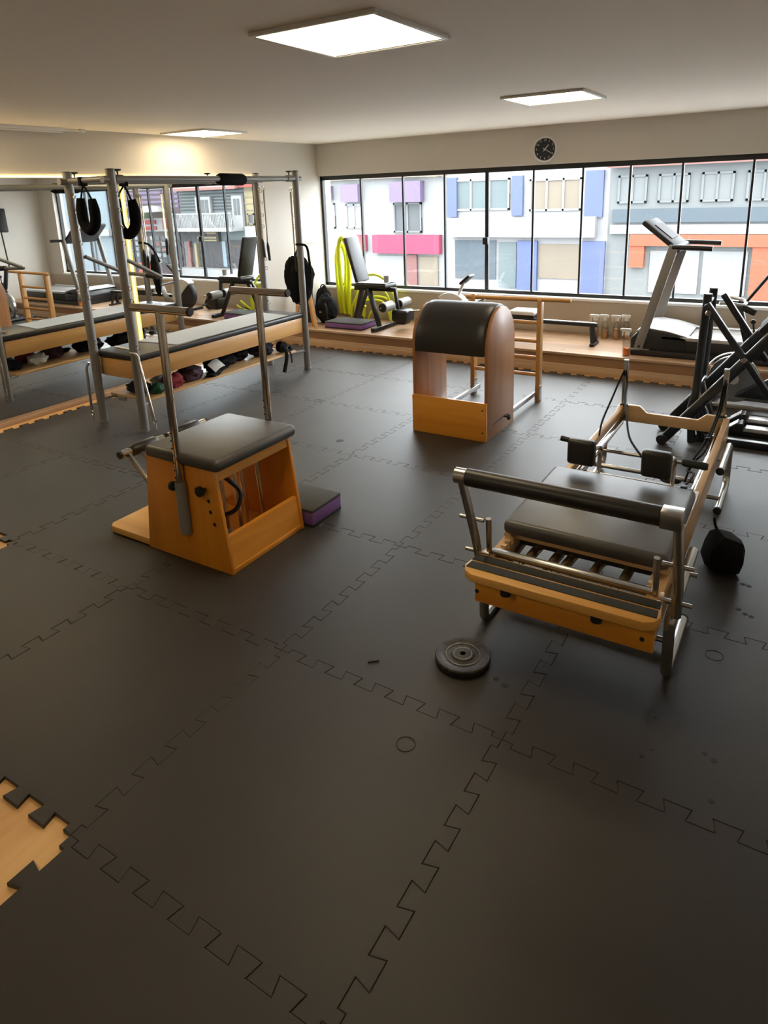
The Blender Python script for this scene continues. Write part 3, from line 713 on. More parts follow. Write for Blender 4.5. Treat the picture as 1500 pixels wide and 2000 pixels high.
# ================================================================== reformer
def reformer():
    t = thing('reformer', 'pilates reformer with pale wooden frame, black carriage and chrome footbar', 'exercise machine', (1.04, 1.7, 0))
    xa, xb, y0, y1, z0, z1 = .69, 1.395, .45, 2.93, .205, .345
    for x in (xa, xb-.035):
        part('side_rail', MB().prism([(y0+.03, z0), (y1, z0+.01), (y1, z1+.02), (y1-.06, z1+.02), (y1-.12, z1), (y0+.03, z1)], 'x', x, x+.035, .004), 'pale_y', t)
    for x in (xa+.040, xb-.066):
        part('track', MB().box(x, x+.026, y0+.12, y1-.05, z1-.065, z1-.045, .002).box(x+.009, x+.017, y0+.12, y1-.05, z1-.045, z1-.02, .002), 'chrome', t)
    # far end board with a lowered middle
    zt = z1+.02
    part('end_board', MB().prism([(xa, z0+.04), (xb, z0+.04), (xb, zt), (xb-.14, zt), (xb-.19, zt-.045), (xa+.19, zt-.045), (xa+.14, zt), (xa, zt)], 'y', y1-.03, y1, .004), 'pale_x', t)
    # near end: cross board, foot plank with grip strips
    part('front_board', MB().box(xa, xb+.005, y0+.005, y0+.035, z0-.01, z1-.02, .003), 'maple_x', t)
    pl = part('foot_plank', MB().prism([(.665, .56), (.648, .45), (.665, .41), (.70, .388), (1.37, .388), (1.405, .41), (1.42, .45), (1.405, .56)], 'z', z1-.022, z1+.016, .006), 'honey_x', t)
    for a, b in ((.432, .482), (.494, .546)):
        part('grip_strip', MB().prism([(.66, a), (1.408, a), (1.405, b), (.664, b)], 'z', z1+.014, z1+.019, .001), 'grip', pl)
    for x in (.70, 1.36): part('bolt_cover', MB().lathe([(0, -.002), (.009, -.002), (.009, .002)], (x, y0+.004, .245), 10, 'y'), 'rubber', t)
    for x in (.84, 1.20): part('foot_stop', MB().tube((x, .42, .315), (x, .42, .29), .022, 14), 'black', t)
    # toothed spring-bar racks
    for x in (xa+.036, xb-.06):
        pts = [(.60, .29), (.60, .372)]
        y = .60
        for k in range(4): pts += [(y+.022, .372), (y+.022, .348), (y+.044, .348), (y+.044, .372)]; y += .044
        pts += [(.86, .372), (.86, .29)]
        part('gear_rack', MB().prism(pts, 'x', x, x+.024, .002), 'pale_y', t)
    part('spring_bar', MB().box(xa+.02, xb-.02, .575, .61, .352, .376, .004), 'steel', t)
    for x in (.81, .95, 1.06, 1.19): part('spring_hook', MB().path(arc((x, .60, .335), .018, 0, 360, 14, 'xz')[:-1], .003, 6, closed=True), 'steel', t)
    # springs under the carriage
    for x, dx in ((.845, -.02), (.945, -.02), (1.005, -.025), (1.12, -.02), (1.235, -.012)):
        s = part('spring', MB().path([(x, .92, .305), (x+dx*.7, .74, .30), (x+dx, .70, .298), (x+dx*1.1, .665, .296)], [.021, .021, .015, .004], 14), 'brass_spring', t)
        part('spring_tip', MB().path(arc((x+dx*1.15, .65, .296), .012, 0, 360, 10, 'yz')[:-1], .003, 6, closed=True), 'steel', s)
    # carriage
    c = part('carriage', MB().box(xa+.004, xb-.004, .76, 1.60, .352, .374, .004), 'pale_x', t)
    part('carriage_pad', MB().box(xa+.006, xb-.004, .735, 1.46, .374, .442, .026, 4), 'vinyl_worn_sheen', c)
    for y in (.79, 1.52): part('underframe', MB().box(xa+.07, xb-.07, y, y+.04, .315, .352, .003), 'black', c)
    for x0, x1 in ((.765, .905), (1.132, 1.272)):
        part('shoulder_rest', MB().box(x0, x1, 1.43, 1.49, .468, .605, .018, 3), 'vinyl', c)
        s = part('rest_bracket', MB().path(smooth_pts([((x0+x1)/2+.05, 1.49, .54), ((x0+x1)/2+.06, 1.56, .54), ((x0+x1)/2+.06, 1.60, .50), ((x0+x1)/2+.06, 1.58, .40), ((x0+x1)/2+.06, 1.53, .372)], 4), .012, 10), 'steel', c)
    part('rest_knob', MB().tube((.725, 1.46, .595), (.77, 1.46, .59), .014, 12), 'black', c)
    part('cleat', MB().box(1.285, 1.365, 1.505, 1.555, .374, .405, .008).box(1.31, 1.34, 1.51, 1.55, .404, .418, .004), 'black', c)
    part('cord_stopper', MB().ball((1.245, 1.63, .395), (.055, .03, .018), 14, 8), 'black', c)
    # hand grip behind the right rest
    part('hand_grip', MB().path([(1.29, 1.66, .49), (1.30, 1.66, .49), (1.43-.03, 1.67, .482), (1.41, 1.67, .482)], [.014, .02, .02, .016], 12), 'rubber', t)
    # far posts and ropes
    for x in (.725, 1.352):
        p = part('rope_post', MB().box(x-.016, x+.016, 2.885, 2.917, .34, .69, .003), 'steel', t)
        part('pulley', MB().lathe([(.012, -.008), (.022, -.006), (.016, 0), (.022, .006), (.012, .008)], (x, 2.875, .60), 16, 'x'), 'black', p)
        part('post_collar', MB().box(x-.024, x+.024, 2.878, 2.924, .362, .374, .002), 'black', p)
    def rope(pts): part('rope', MB().path(smooth_pts(pts, 6), .0062, 8), 'cloth_black', t)
    rope([(.72, 2.87, .615), (.70, 2.80, .54), (.70, 2.65, .48), (.705, 2.40, .40), (.725, 2.25, .35)])
    rope([(.73, 2.87, .615), (.76, 2.80, .55), (.79, 2.60, .52), (.87, 2.30, .50), (.97, 1.95, .47), (1.10, 1.70, .45), (1.14, 1.62, .40)])
    rope([(1.345, 2.87, .60), (1.335, 2.80, .45), (1.32, 2.60, .36), (1.30, 2.30, .335), (1.27, 2.05, .30), (1.33, 1.85, .36), (1.325, 1.55, .41)])
    rope([(1.36, 2.87, .60), (1.348, 2.78, .45), (1.335, 2.60, .38), (1.325, 2.3, .33), (1.29, 2.1, .32), (1.27, 1.98, .25)])
    part('rope_snap', MB().path(arc((1.322, 2.45, .345), .018, 0, 360, 12, 'xz')[:-1], .005, 6, closed=True), 'black', t)
    # tube legs, each a C bent out of one chrome tube
    for x in (.672, 1.432):
        out = 1 if x > 1 else -1
        l = part('leg', MB().path([(x, 1.00, .021)]+[(x, .62, .021)]+arc((x, .62, .046), .025, -90, -180, 5, 'yz')[1:] + [(x, .595, .25)]+arc((x, .62, .25), .025, 180, 90, 5, 'yz')+[(x, 1.16, .275)], .021, 16), 'steel', t)
        part('rubber_cap', MB().tube((x, 1.0, .021), (x, 1.012, .021), .0222, 14), 'rubber', l)
        part('leg_bolt', MB().tube((x, .95, .275), (x+out*.045, .95, .275), .010, 10), 'steel', l); part('leg_bolt', MB().tube((x, .70, .275), (x-out*.05, .70, .275), .009, 10), 'steel', l)
        l = part('leg', MB().path([(x, 2.19, .022), (x, 2.55, .022)]+arc((x, 2.55, .085), .063, -90, 0, 5, 'yz')[1:]+[(x, 2.613, .23)]+arc((x, 2.55, .23), .063, 0, 90, 5, 'yz')[1:]+[(x, 2.12, .293)], .021, 16), 'steel', t)
        for z, y in ((.022, 2.178), (.293, 2.108)): part('rubber_cap', MB().tube((x, y, z), (x, y+.014, z), .0222, 14), 'rubber', l)
        part('leg_bolt', MB().tube((x, 2.35, .27), (x-out*.05, 2.35, .27), .009, 10), 'steel', l)
    for y, z in ((2.32, .04), (2.60, .12), (.80, .03)):
        part('cross_tube', MB().tube((.672, y, z), (1.432, y, z), .0125, 12), 'steel', t)
    part('cross_tube', MB().tube((.70, 2.05, .235), (1.39, 2.05, .235), .013, 12), 'steel', t)
    part('cross_tube', MB().tube((.70, 1.86, .255), (1.39, 1.86, .255), .013, 12), 'steel', t)
    # footbar
    za, ya = .705, .55
    part('footbar_roller', MB().path([(.605, ya, za), (.612, ya, za), (1.375, ya, za), (1.382, ya, za)], [.030, .038, .038, .030], 22), 'vinyl', t)
    part('footbar_core', MB().tube((.56, ya, za), (.61, ya, za), .034, 18), 'steel', t)
    part('footbar_core', MB().box(1.378, 1.452, ya-.034, ya+.034, za-.034, za+.034, .003), 'steel', t)
    for xa_, xb_ in ((.588, .662), (1.44, 1.452)):
        part('footbar_arm', MB().path([(xa_, ya, za-.02), (xb_-(.02 if xa_ < 1 else 0), ya+.02, .42), (xb_, ya+.025, .30)], .020, 16), 'steel', t)
        o_ = -1 if xa_ < 1 else 1
        for z, w in ((.51, .68), (.36, .62)):
            xx = xb_ + (xa_-xb_)*(z-.30)/.40
            part('pivot_pin', MB().tube((xx-.055, ya+.02, z), (xx+.055, ya+.02, z), .0085, 10), 'steel', t)
    for x in (.70, 1.372):
        part('support_post', MB().path([(x, .585, .34), (x, .57, .525)], .0125, 12), 'steel', t)
        part('post_foot', MB().box(x-.03, x+.03, .565, .625, .335, .358, .004), 'pale_x', t)
reformer()

# weight plate
wp = thing('weight_plate', 'round black weight plate lying on the mat in front of the reformer', 'weight plate', (.70, .315, 0))
part('disc', MB().lathe([(.012, 0), (.100, 0), (.111, .004), (.114, .010), (.114, .026), (.110, .031), (.088, .0315), (.084, .029), (.075, .029), (.072, .0285), (.048, .0285), (.044, .033), (.030, .034), (.0125, .034), (.0125, .002)], (.70, .315, 0), 56), 'iron', wp)
part('ridge_ring', MB().path(arc((.70, .315, .0295), .069, 0, 360, 48, 'xy')[:-1], .0018, 6, closed=True), 'steel', wp, 'worn shiny raised ring')
part('hub_ring', MB().path(arc((.70, .315, .033), .037, 0, 360, 36, 'xy')[:-1], .0017, 6, closed=True), 'steel', wp, 'worn shiny hub ring')

# sand bag
sb = thing('sandbag', 'faceted black sandbag weight on the floor right of the reformer', 'sandbag', (1.52, 1.58, 0))
def sb_mesh():
    b = MB(); V = []
    bm = bmesh.new(); bmesh.ops.create_icosphere(bm, subdivisions=2, radius=1)
    for v in bm.verts:
        c = Vector([math.copysign(abs(k)**.62, k) for k in v.co])
        q = Vector((c.x*.085, c.y*.10, c.z*.095)); q *= 1+.16*noise.noise(v.co*1.3+Vector((3, 1, 9)))
        q = Matrix.Rotation(R(28), 3, 'Z') @ (Matrix.Rotation(R(18), 3, 'Y') @ q)
        v.co = Vector((1.525, 1.58, .088))+q
        v.co.z = max(v.co.z, .001)
    bm.verts.index_update(); b.add([v.co.copy() for v in bm.verts], [[v.index for v in f.verts] for f in bm.faces]); bm.free()
    return b
part('body', sb_mesh(), 'cloth_black', sb, ang=24)
part('tie', MB().path(smooth_pts([(1.49, 1.62, .16), (1.47, 1.65, .19), (1.463, 1.66, .22)], 4), .007, 8), 'cloth_black', sb)

# ================================================================== on the platform
def bench():
    t = thing('weight_bench', 'black folding weight bench with grey foam rollers on the platform by the mirror corner', 'bench', (-2.95, 5.4, PZ))
    part('front_foot', MB().box(-2.80, -2.735, 5.07, 5.80, PZ, PZ+.05, .008), 'black', t)
    part('rear_foot', MB().box(-3.40, -3.35, 5.475, 5.76, PZ, PZ+.05, .008), 'black', t)
    part('leg', MB().bar((-2.78, 5.25, PZ+.03), (-2.97, 5.33, .70), .05, .05, .006), 'black', t)
    part('leg', MB().bar((-3.31, 5.50, PZ+.03), (-3.14, 5.44, .70), .05, .05, .006), 'black', t)
    part('leg', MB().bar((-3.375, 5.66, PZ+.03), (-3.10, 5.52, .70), .04, .04, .006), 'black', t)
    part('spine', MB().bar((-3.24, 5.42, .685), (-2.62, 5.42, .685), .05, .05, .006), 'black', t)
    part('seat', MB().box(-3.17, -2.70, 5.28, 5.56, .71, .765, .018, 3), 'vinyl', t)
    part('backrest', MB().bar((-3.12, 5.42, .77), (-3.28, 5.42, 1.33), .28, .055, .02, (1, 0, .3)), 'vinyl', t)
    part('roller_post', MB().bar((-2.64, 5.42, .69), (-2.60, 5.42, .44), .04, .04, .004), 'black', t)
    for y0, y1, x in ((5.14, 5.36, -2.66), (5.46, 5.70, -2.62)):
        r = part('foam_roller', MB().lathe([(.040, y0), (.060, y0+.006), (.060, y1-.006), (.040, y1)], (x, 0, .50), 20, 'y'), 'silver' if 0 else 'grey_plastic', t)
        part('roller_cap', MB().lathe([(0, y0-.004), (.052, y0-.004), (.052, y0+.002)], (x, 0, .50), 20, 'y'), 'black', r)
    part('roller_axle', MB().tube((-2.665, 5.1, .50), (-2.61, 5.72, .50), .012, 10), 'steel', t)
    part('weight_box', MB().box(-2.64, -2.42, 5.30, 5.52, .30, .45, .03, 3).box(-2.60, -2.46, 5.33, 5.49, .265, .31, .02, 2), 'black', t)
    part('weight_peg', MB().tube((-2.42, 5.41, .43), (-2.27, 5.40, .45), .012, 10), 'steel', t)
    return t
bench()
single('towel', MB().grid(lambda u, v: (-3.165+.455*u, 5.285+.27*v, .7755+.004*math.sin(u*11)*math.sin(v*8)), 16, 10, .004), 'paper', 'white towel spread over the seat of the weight bench', 'towel')
single('cup', MB().lathe([(.0, 0), (.032, 0), (.036, .075), (.033, .075), (.03, .006), (0, .006)], (-2.75, 5.40, .780), 18), 'grey_plastic', 'small dark cup standing on the end of the towel on the bench', 'cup')

def tubes():
    t = thing('tube_bundle', 'bundle of bright yellow rubber exercise tubes standing behind the weight bench', 'exercise tubes', (-3.2, 5.65, PZ))
    Y0 = 5.83
    def add(p, r=.017): part('tube', MB().path(smooth_pts(p, 6), r, 10), 'yellow', t)
    add([(-3.60, Y0, .22), (-3.58, Y0, .36), (-3.50, Y0, .50), (-3.46, Y0+.02, .66), (-3.36, Y0+.03, .78), (-3.18, Y0+.02, .80), (-3.02, Y0, .72), (-2.90, Y0-.02, .55), (-2.86, Y0-.04, .36), (-2.88, Y0-.05, .22)])
    add([(-3.50, Y0-.03, .22), (-3.50, Y0-.03, .42), (-3.42, Y0-.03, .58), (-3.25, Y0-.02, .64), (-3.05, Y0-.03, .60), (-2.93, Y0-.06, .44), (-2.92, Y0-.08, .22)])
    add([(-3.42, Y0+.03, .22), (-3.42, Y0+.03, .40), (-3.33, Y0+.03, .455), (-3.12, Y0+.03, .45), (-3.02, Y0+.01, .36), (-2.96, Y0-.02, .22)])
    add([(-3.42, Y0+.06, .22), (-3.40, Y0+.06, .44), (-3.28, Y0+.06, .50), (-3.08, Y0+.06, .49), (-2.99, Y0+.05, .40), (-2.93, Y0+.03, .22)])
    add([(-3.36, Y0-.06, .215), (-3.34, Y0-.08, .30), (-3.30, Y0-.10, .40)]); add([(-3.30, Y0-.04, .215), (-3.24, Y0-.06, .30), (-3.17, Y0-.08, .35)])
    add([(-2.88, Y0-.09, .225), (-2.80, Y0-.12, .30), (-2.74, Y0-.15, .36)]); add([(-2.86, Y0-.05, .225), (-2.78, Y0-.08, .27), (-2.69, Y0-.10, .35)])
    add([(-2.86, Y0-.14, .22), (-2.77, Y0-.16, .24), (-2.68, Y0-.17, .29)])
    add([(-3.74, Y0+.05, .24), (-3.77, Y0+.05, .50), (-3.80, Y0+.05, .85), (-3.80, Y0+.05, 1.15), (-3.74, Y0+.05, 1.28), (-3.66, Y0+.05, 1.15), (-3.64, Y0+.05, .85), (-3.66, Y0+.05, .5), (-3.66, Y0+.04, .24)], .03)
    add([(-3.84, Y0+.1, .24), (-3.87, Y0+.1, .60), (-3.88, Y0+.1, 1.0), (-3.80, Y0+.1, 1.2), (-3.72, Y0+.1, 1.0), (-3.74, Y0+.1, .6), (-3.74, Y0+.1, .24)], .03)
tubes()
def backpack(c, s, label, seed):
    t = thing('backpack', label, 'backpack', (c[0], c[1], PZ), 'black backpacks on the platform')
    part('body', MB().ball((c[0], c[1], c[2]), s, 22, 16, .16, 7, PZ+.001, seed), 'cloth_black', t)
    part('front_pocket', MB().ball((c[0]+.02, c[1]-s[1]*.75, c[2]-s[2]*.30), (s[0]*.68, s[1]*.42, s[2]*.5), 18, 12, .14, 7, PZ+.001, seed+2), 'cloth_black', t)
    part('strap', MB().path(smooth_pts([(c[0]+s[0]*.3, c[1]-s[1]*.85, c[2]+s[2]*.55), (c[0]+s[0]*.55, c[1]-s[1]*.95, c[2]+.03), (c[0]+s[0]*.6, c[1]-s[1]*.95, c[2]-s[2]*.55)], 5), .014, 8), 'black', t)
    part('handle', MB().path(arc((c[0], c[1], c[2]+s[2]*.93), .045, 0, 180, 8, 'xz'), .009, 8), 'black', t)
    part('buckle', MB().box(c[0]-.02, c[0]+.012, c[1]-s[1]*1.18, c[1]-s[1]*1.10, c[2]-.02, c[2]+.0, .004), 'steel', t)
backpack((-3.70, 5.40, .375), (.16, .12, .185), 'black backpack standing on the platform behind the purple foam block', 1)
backpack((-3.98, 5.72, .41), (.12, .11, .22), 'taller black backpack behind, in the corner against the mirror wall', 4)
wf = thing('folding_stand', 'narrow wooden folding stand leaning in the corner behind the trapeze table', 'stand', (-3.85, 5.15, PZ))
part('leg', MB().bar((-3.60, 5.02, PZ), (-3.80, 5.16, .70), .045, .03, .003), 'pale_z', wf)
part('leg', MB().bar((-3.70, 5.10, PZ), (-3.83, 5.18, .70), .035, .03, .003), 'maple_z', wf)
part('leg', MB().bar((-4.03, 5.16, PZ), (-4.03, 5.24, .68), .045, .03, .003), 'pale_z', wf)
part('back_panel', MB().bar((-3.90, 5.22, PZ+.02), (-3.92, 5.26, .66), .22, .012, .002, (0, 1, .1)), 'black', wf)
part('crossbar', MB().bar((-4.04, 5.22, .655), (-3.76, 5.15, .665), .03, .03, .003), 'pale_x', wf)

def rower():
    t = thing('rowing_machine', 'black rowing machine with a white seat pad on the platform behind the ladder barrel', 'rowing machine', (-.95, 5.45, PZ))
    part('rail', MB().box(-1.75, -.13, 5.37, 5.43, .40, .442, .006), 'black', t)
    part('rail_cap', MB().box(-1.70, -.15, 5.385, 5.415, .441, .446, .001), 'steel', t)
    for y in (5.34, 5.47):
        part('rear_leg', MB().bar((-.19, 5.40, .42), (-.155, y, PZ+.005), .045, .035, .005), 'black', t)
    part('rear_foot', MB().box(-.18, -.13, 5.30, 5.51, PZ, PZ+.03, .006), 'black', t)
    part('seat', MB().box(-1.09, -.79, 5.28, 5.54, .495, .54, .02, 3), 'white_plastic', t)
    part('seat_carriage', MB().box(-1.07, -.81, 5.33, 5.48, .44, .496, .008), 'black', t)
    part('flywheel', MB().lathe([(0, -.05), (.20, -.05), (.215, -.03), (.215, .03), (.20, .05), (0, .05)], (-1.86, 5.42, .45), 32, 'y'), 'rubber', t)
    part('flywheel_cover', MB().prism([(-1.86+.24*math.cos(R(a)), .45+.24*math.sin(R(a))) for a in range(-40, 140, 10)]+[(-1.86+.05, .45)], 'y', 5.36, 5.48, .006), 'white_plastic', t)
    part('front_foot', MB().box(-1.98, -1.92, 5.20, 5.64, PZ, PZ+.04, .006).bar((-1.95, 5.42, PZ+.02), (-1.86, 5.42, .45), .05, .05), 'black', t)
    part('front_post', MB().bar((-1.80, 5.42, .60), (-1.70, 5.42, .80), .03, .03, .004), 'white_plastic', t)
    part('monitor', MB().bar((-1.72, 5.42, .80), (-1.60, 5.42, .90), .16, .03, .006), 'black', t)
    part('pull_handle', MB().tube((-1.52, 5.24, .60), (-1.50, 5.60, .62), .014, 12), 'black', t)
    for y in (5.28, 5.56): part('foot_rest', MB().bar((-1.62, y, .34), (-1.50, y, .60), .09, .02, .004), 'grey_plastic', t)
    return t
rower()
aw = thing('ab_wheel', 'small black ab wheel on the platform, seen in the mirror', 'ab wheel', (-2.15, 5.62, PZ))
part('wheel', MB().lathe([(.03, -.02), (.085, -.022), (.09, 0), (.085, .022), (.03, .02)], (-2.15, 5.62, PZ+.091), 24, 'y'), 'black', aw)
part('handle', MB().tube((-2.15, 5.48, PZ+.091), (-2.15, 5.76, PZ+.091), .014, 12), 'rubber', aw)

def spray_bottle(x, y, z, label, liquid, lvl, h=.19, rot=0, grp=None):
    t = thing('spray_bottle', label, 'spray bottle', (x, y, z), grp)
    r = .038
    part('bottle', MB().lathe([(0, 0), (r*.92, 0), (r, .006), (r, h*.62), (r*.85, h*.78), (r*.45, h*.95), (r*.38, h), (0, h)], (x, y, z), 24), 'bottle_glass', t)
    part('liquid', MB().lathe([(0, .004), (r*.86, .004), (r*.92, .01), (r*.92, h*lvl), (0, h*lvl)], (x, y, z), 20), liquid, t)
    hd = part('spray_head', MB().lathe([(.021, h-.004), (.022, h+.02), (.014, h+.032)], (x, y, z), 16).box(x-.058, x+.036, y-.014, y+.014, z+h+.028, z+h+.062, .006)
         .box(x-.068, x-.055, y-.010, y+.010, z+h+.036, z+h+.056, .002), 'white_plastic', t)
    part('trigger', MB().path([(x-.036, y, z+h+.032), (x-.048, y, z+h+.010), (x-.044, y, z+h-.016)], [.008, .007, .006], 8), 'white_plastic', hd)
    part('label', MB().lathe([(r+.0006, h*.32), (r+.0006, h*.6)], (x, y, z), 24), 'bottle_glass', t)
    return t
spray_bottle(.258, 5.055, PZ+.0035, 'spray bottle with orange liquid standing on the platform edge', 'orange_liquid', .36, .21)
for k, (x, y, lv, lb) in enumerate(((-.245, 5.76, .5, 'leftmost of the four spray bottles by the window wall'), (-.145, 5.79, .42, 'second spray bottle from the left by the window wall, fuller amber liquid'),
                                ( -.02, 5.80, .55, 'third spray bottle from the left by the window wall'), (.075, 5.85, .5, 'rightmost of the four spray bottles by the window wall'))):
    spray_bottle(x, y, PZ, lb, 'amber_liquid', lv, .205, 0, 'spray bottles by the window wall')

def treadmill():
    t = thing('treadmill', 'black and white treadmill with grey mast on the platform below the window', 'treadmill', (.9, 5.5, PZ))
    part('base', MB().prism([(.28, PZ+.005), (2.02, PZ+.005), (2.02, PZ+.05), (.40, PZ+.06), (.28, PZ+.05)], 'y', 5.10, 5.86, .008), 'black', t)
    part('motor_hood', MB().prism([(.27, .245), (.80, .245), (.80, .40), (.62, .445), (.42, .468), (.34, .44), (.27, .36)], 'y', 5.14, 5.82, .015), 'black', t)
    part('hood_top', MB().prism([(.315, .435), (.345, .44), (.42, .467), (.62, .444), (.80, .40), (.80, .412), (.62, .456), (.42, .48), (.335, .455)], 'y', 5.15, 5.81, .003), 'pale_plastic', t)
    part('deck', MB().box(.55, 2.02, 5.20, 5.76, .30, .385, .005), 'black', t)
    part('belt', MB().box(.60, 2.0, 5.24, 5.72, .384, .392, .002), 'grey_plastic', t)
    for y in (5.14, 5.74):
        part('side_rail', MB().box(.56, 2.02, y, y+.075, .372, .408, .006), 'silver', t)
        part('side_skirt', MB().box(.56, 2.02, y+.004, y+.07, .25, .374, .004), 'black', t)
    for y in (5.145, 5.815):
        part('mast', MB().bar((.345, y, .245), (.615, y, 1.28), .035, .085, .006, (1, 0, 0)), 'grey_plastic', t)
        part('mast_foot', MB().box(.28, .46, y-.03, y+.03, PZ+.03, .265, .006), 'grey_plastic', t)
        part('mast_bolt', MB().lathe([(0, -.024), (.012, -.024), (.012, 0)], (.36, y, .29), 12, 'y'), 'black', t)
        part('handrail', MB().path(smooth_pts([(.60, y, 1.265), (.75, y, 1.262), (.95, y, 1.255)], 4), .024, 12), 'black', t)
    part('console', MB().bar((.66, 5.48, 1.22), (.31, 5.48, 1.50), .62, .05, .02, (.5, 0, .6)), 'rubber', t)
    part('screen', MB().bar((.565, 5.48, 1.335), (.40, 5.48, 1.467), .34, .006, 0, (.5, 0, .6)), 'rubber', t)
    part('console_bar', MB().tube((.63, 5.14, 1.25), (.63, 5.82, 1.25), .028, 14), 'black', t)
treadmill()

# ================================================================== machines on the right
def sled():
    t = thing('incline_machine', 'dark tubular incline machine with crossing struts and sloping twin rails, right edge', 'gym machine', (1.2, 3.4, 0))
    ya, yb = 3.235, 3.56
    d = Vector((.605, 0, .80)).normalized()
    for y, x0 in ((ya, .945), (yb, .90)):
        p0 = Vector((x0, y, .028)); p1 = p0+d*1.32
        r = part('rail', MB().bar(p0, p1, .05, .062, .008, (-.8, 0, .6)), 'navy_metal', t)
        part('rail_strip', MB().bar(p0+d*.1+Vector((-.026, 0, .0195)), p1+Vector((-.026, 0, .0195)), .035, .008, .001, (-.8, 0, .6)), 'silver', r)
        part('rail_foot', MB().lathe([(.0, -.04), (.036, -.04), (.038, -.03), (.038, .03), (.036, .04), (0, .04)], (x0-.005, y, .038), 18, 'y'), 'rubber', r)
    for y in (ya+.01, yb-.01):
        part('upright', MB().path([(1.135, y+.02, .03), (1.115, y+.02, .30), (1.14, y, .42), (1.16, y, 1.12)], .028, 14), 'navy_metal', t)
    part('upright_stay', MB().bar((1.12, 3.30, .30), (1.20, 3.33, .03), .045, .045, .006), 'navy_metal', t)
    part('upright_stay', MB().bar((1.12, 3.50, .30), (1.22, 3.48, .03), .045, .045, .006), 'navy_metal', t)
    part('diagonal_strut', MB().bar((1.165, ya-.05, 1.06), (1.66, ya-.05, .37), .04, .06, .006, (0, 1, 0)), 'navy_metal', t)
    part('diagonal_strut', MB().bar((1.22, yb+.05, 1.07), (1.54, yb+.05, .60), .04, .06, .006, (0, 1, 0)), 'navy_metal', t)
    for x, y, z in ((1.185, ya-.075, 1.0), (1.425, ya-.075, .695)):
        part('pivot_bolt', MB().lathe([(0, -.012), (.018, -.012), (.022, -.004), (.022, .006)], (x, y, z), 18, 'y'), 'steel', t)
    for dx in (0, .045):
        s = part('gas_strut', MB().tube((1.125+dx, 3.40, .46), (1.165+dx, 3.40, .30), .006, 10), 'steel', t)
        part('strut_body', MB().tube((1.16+dx, 3.40, .32), (1.25+dx, 3.40, .06), .015, 12), 'navy_metal', s)
    part('cross_tube', MB().tube((1.15, ya, .46), (1.15, yb, .46), .02, 12).tube((1.155, ya, 1.05), (1.155, yb, 1.05), .02, 12), 'navy_metal', t)
    part('back_pad', MB().bar(Vector((1.50, 3.4, .86)), Vector((1.78, 3.4, 1.22)), .30, .06, .02, (-.8, 0, .6)), 'vinyl', t)
    part('floor_beam', MB().bar((1.10, 3.40, .03), (2.05, 3.40, .03), .06, .05, .006), 'navy_metal', t)
    return t
sled()

def stepper_bar(y, label):
    t = thing('base_beam', label, 'machine base', (1.7, y, 0), 'low black beams on the floor at the right edge')
    part('beam', MB().box(1.30, 2.10, y-.028, y+.028, 0, .045, .006), 'black', t)
    part('pedal_plate', MB().prism([(1.44, .046), (1.455, .075), (1.60, .075), (1.62, .066), (2.05, .066), (2.05, .046)], 'y', y-.045, y+.045, .003), 'silver', t)
    part('pedal_wedge', MB().prism([(1.33, .046), (1.44, .046), (1.425, .10), (1.40, .105)], 'y', y-.05, y+.05, .004), 'rubber', t)
    part('wedge_plate', MB().bar((1.328, y, .052), (1.402, y, .110), .09, .006), 'silver', t)
    part('pivot', MB().tube((1.425, y-.055, .092), (1.425, y+.055, .092), .016, 12), 'black', t)
stepper_bar(3.90, 'low black floor beam with silver pedal plate, the farther of the two at the right edge')
stepper_bar(3.66, 'low black floor beam with silver pedal plate, the nearer of the two at the right edge')

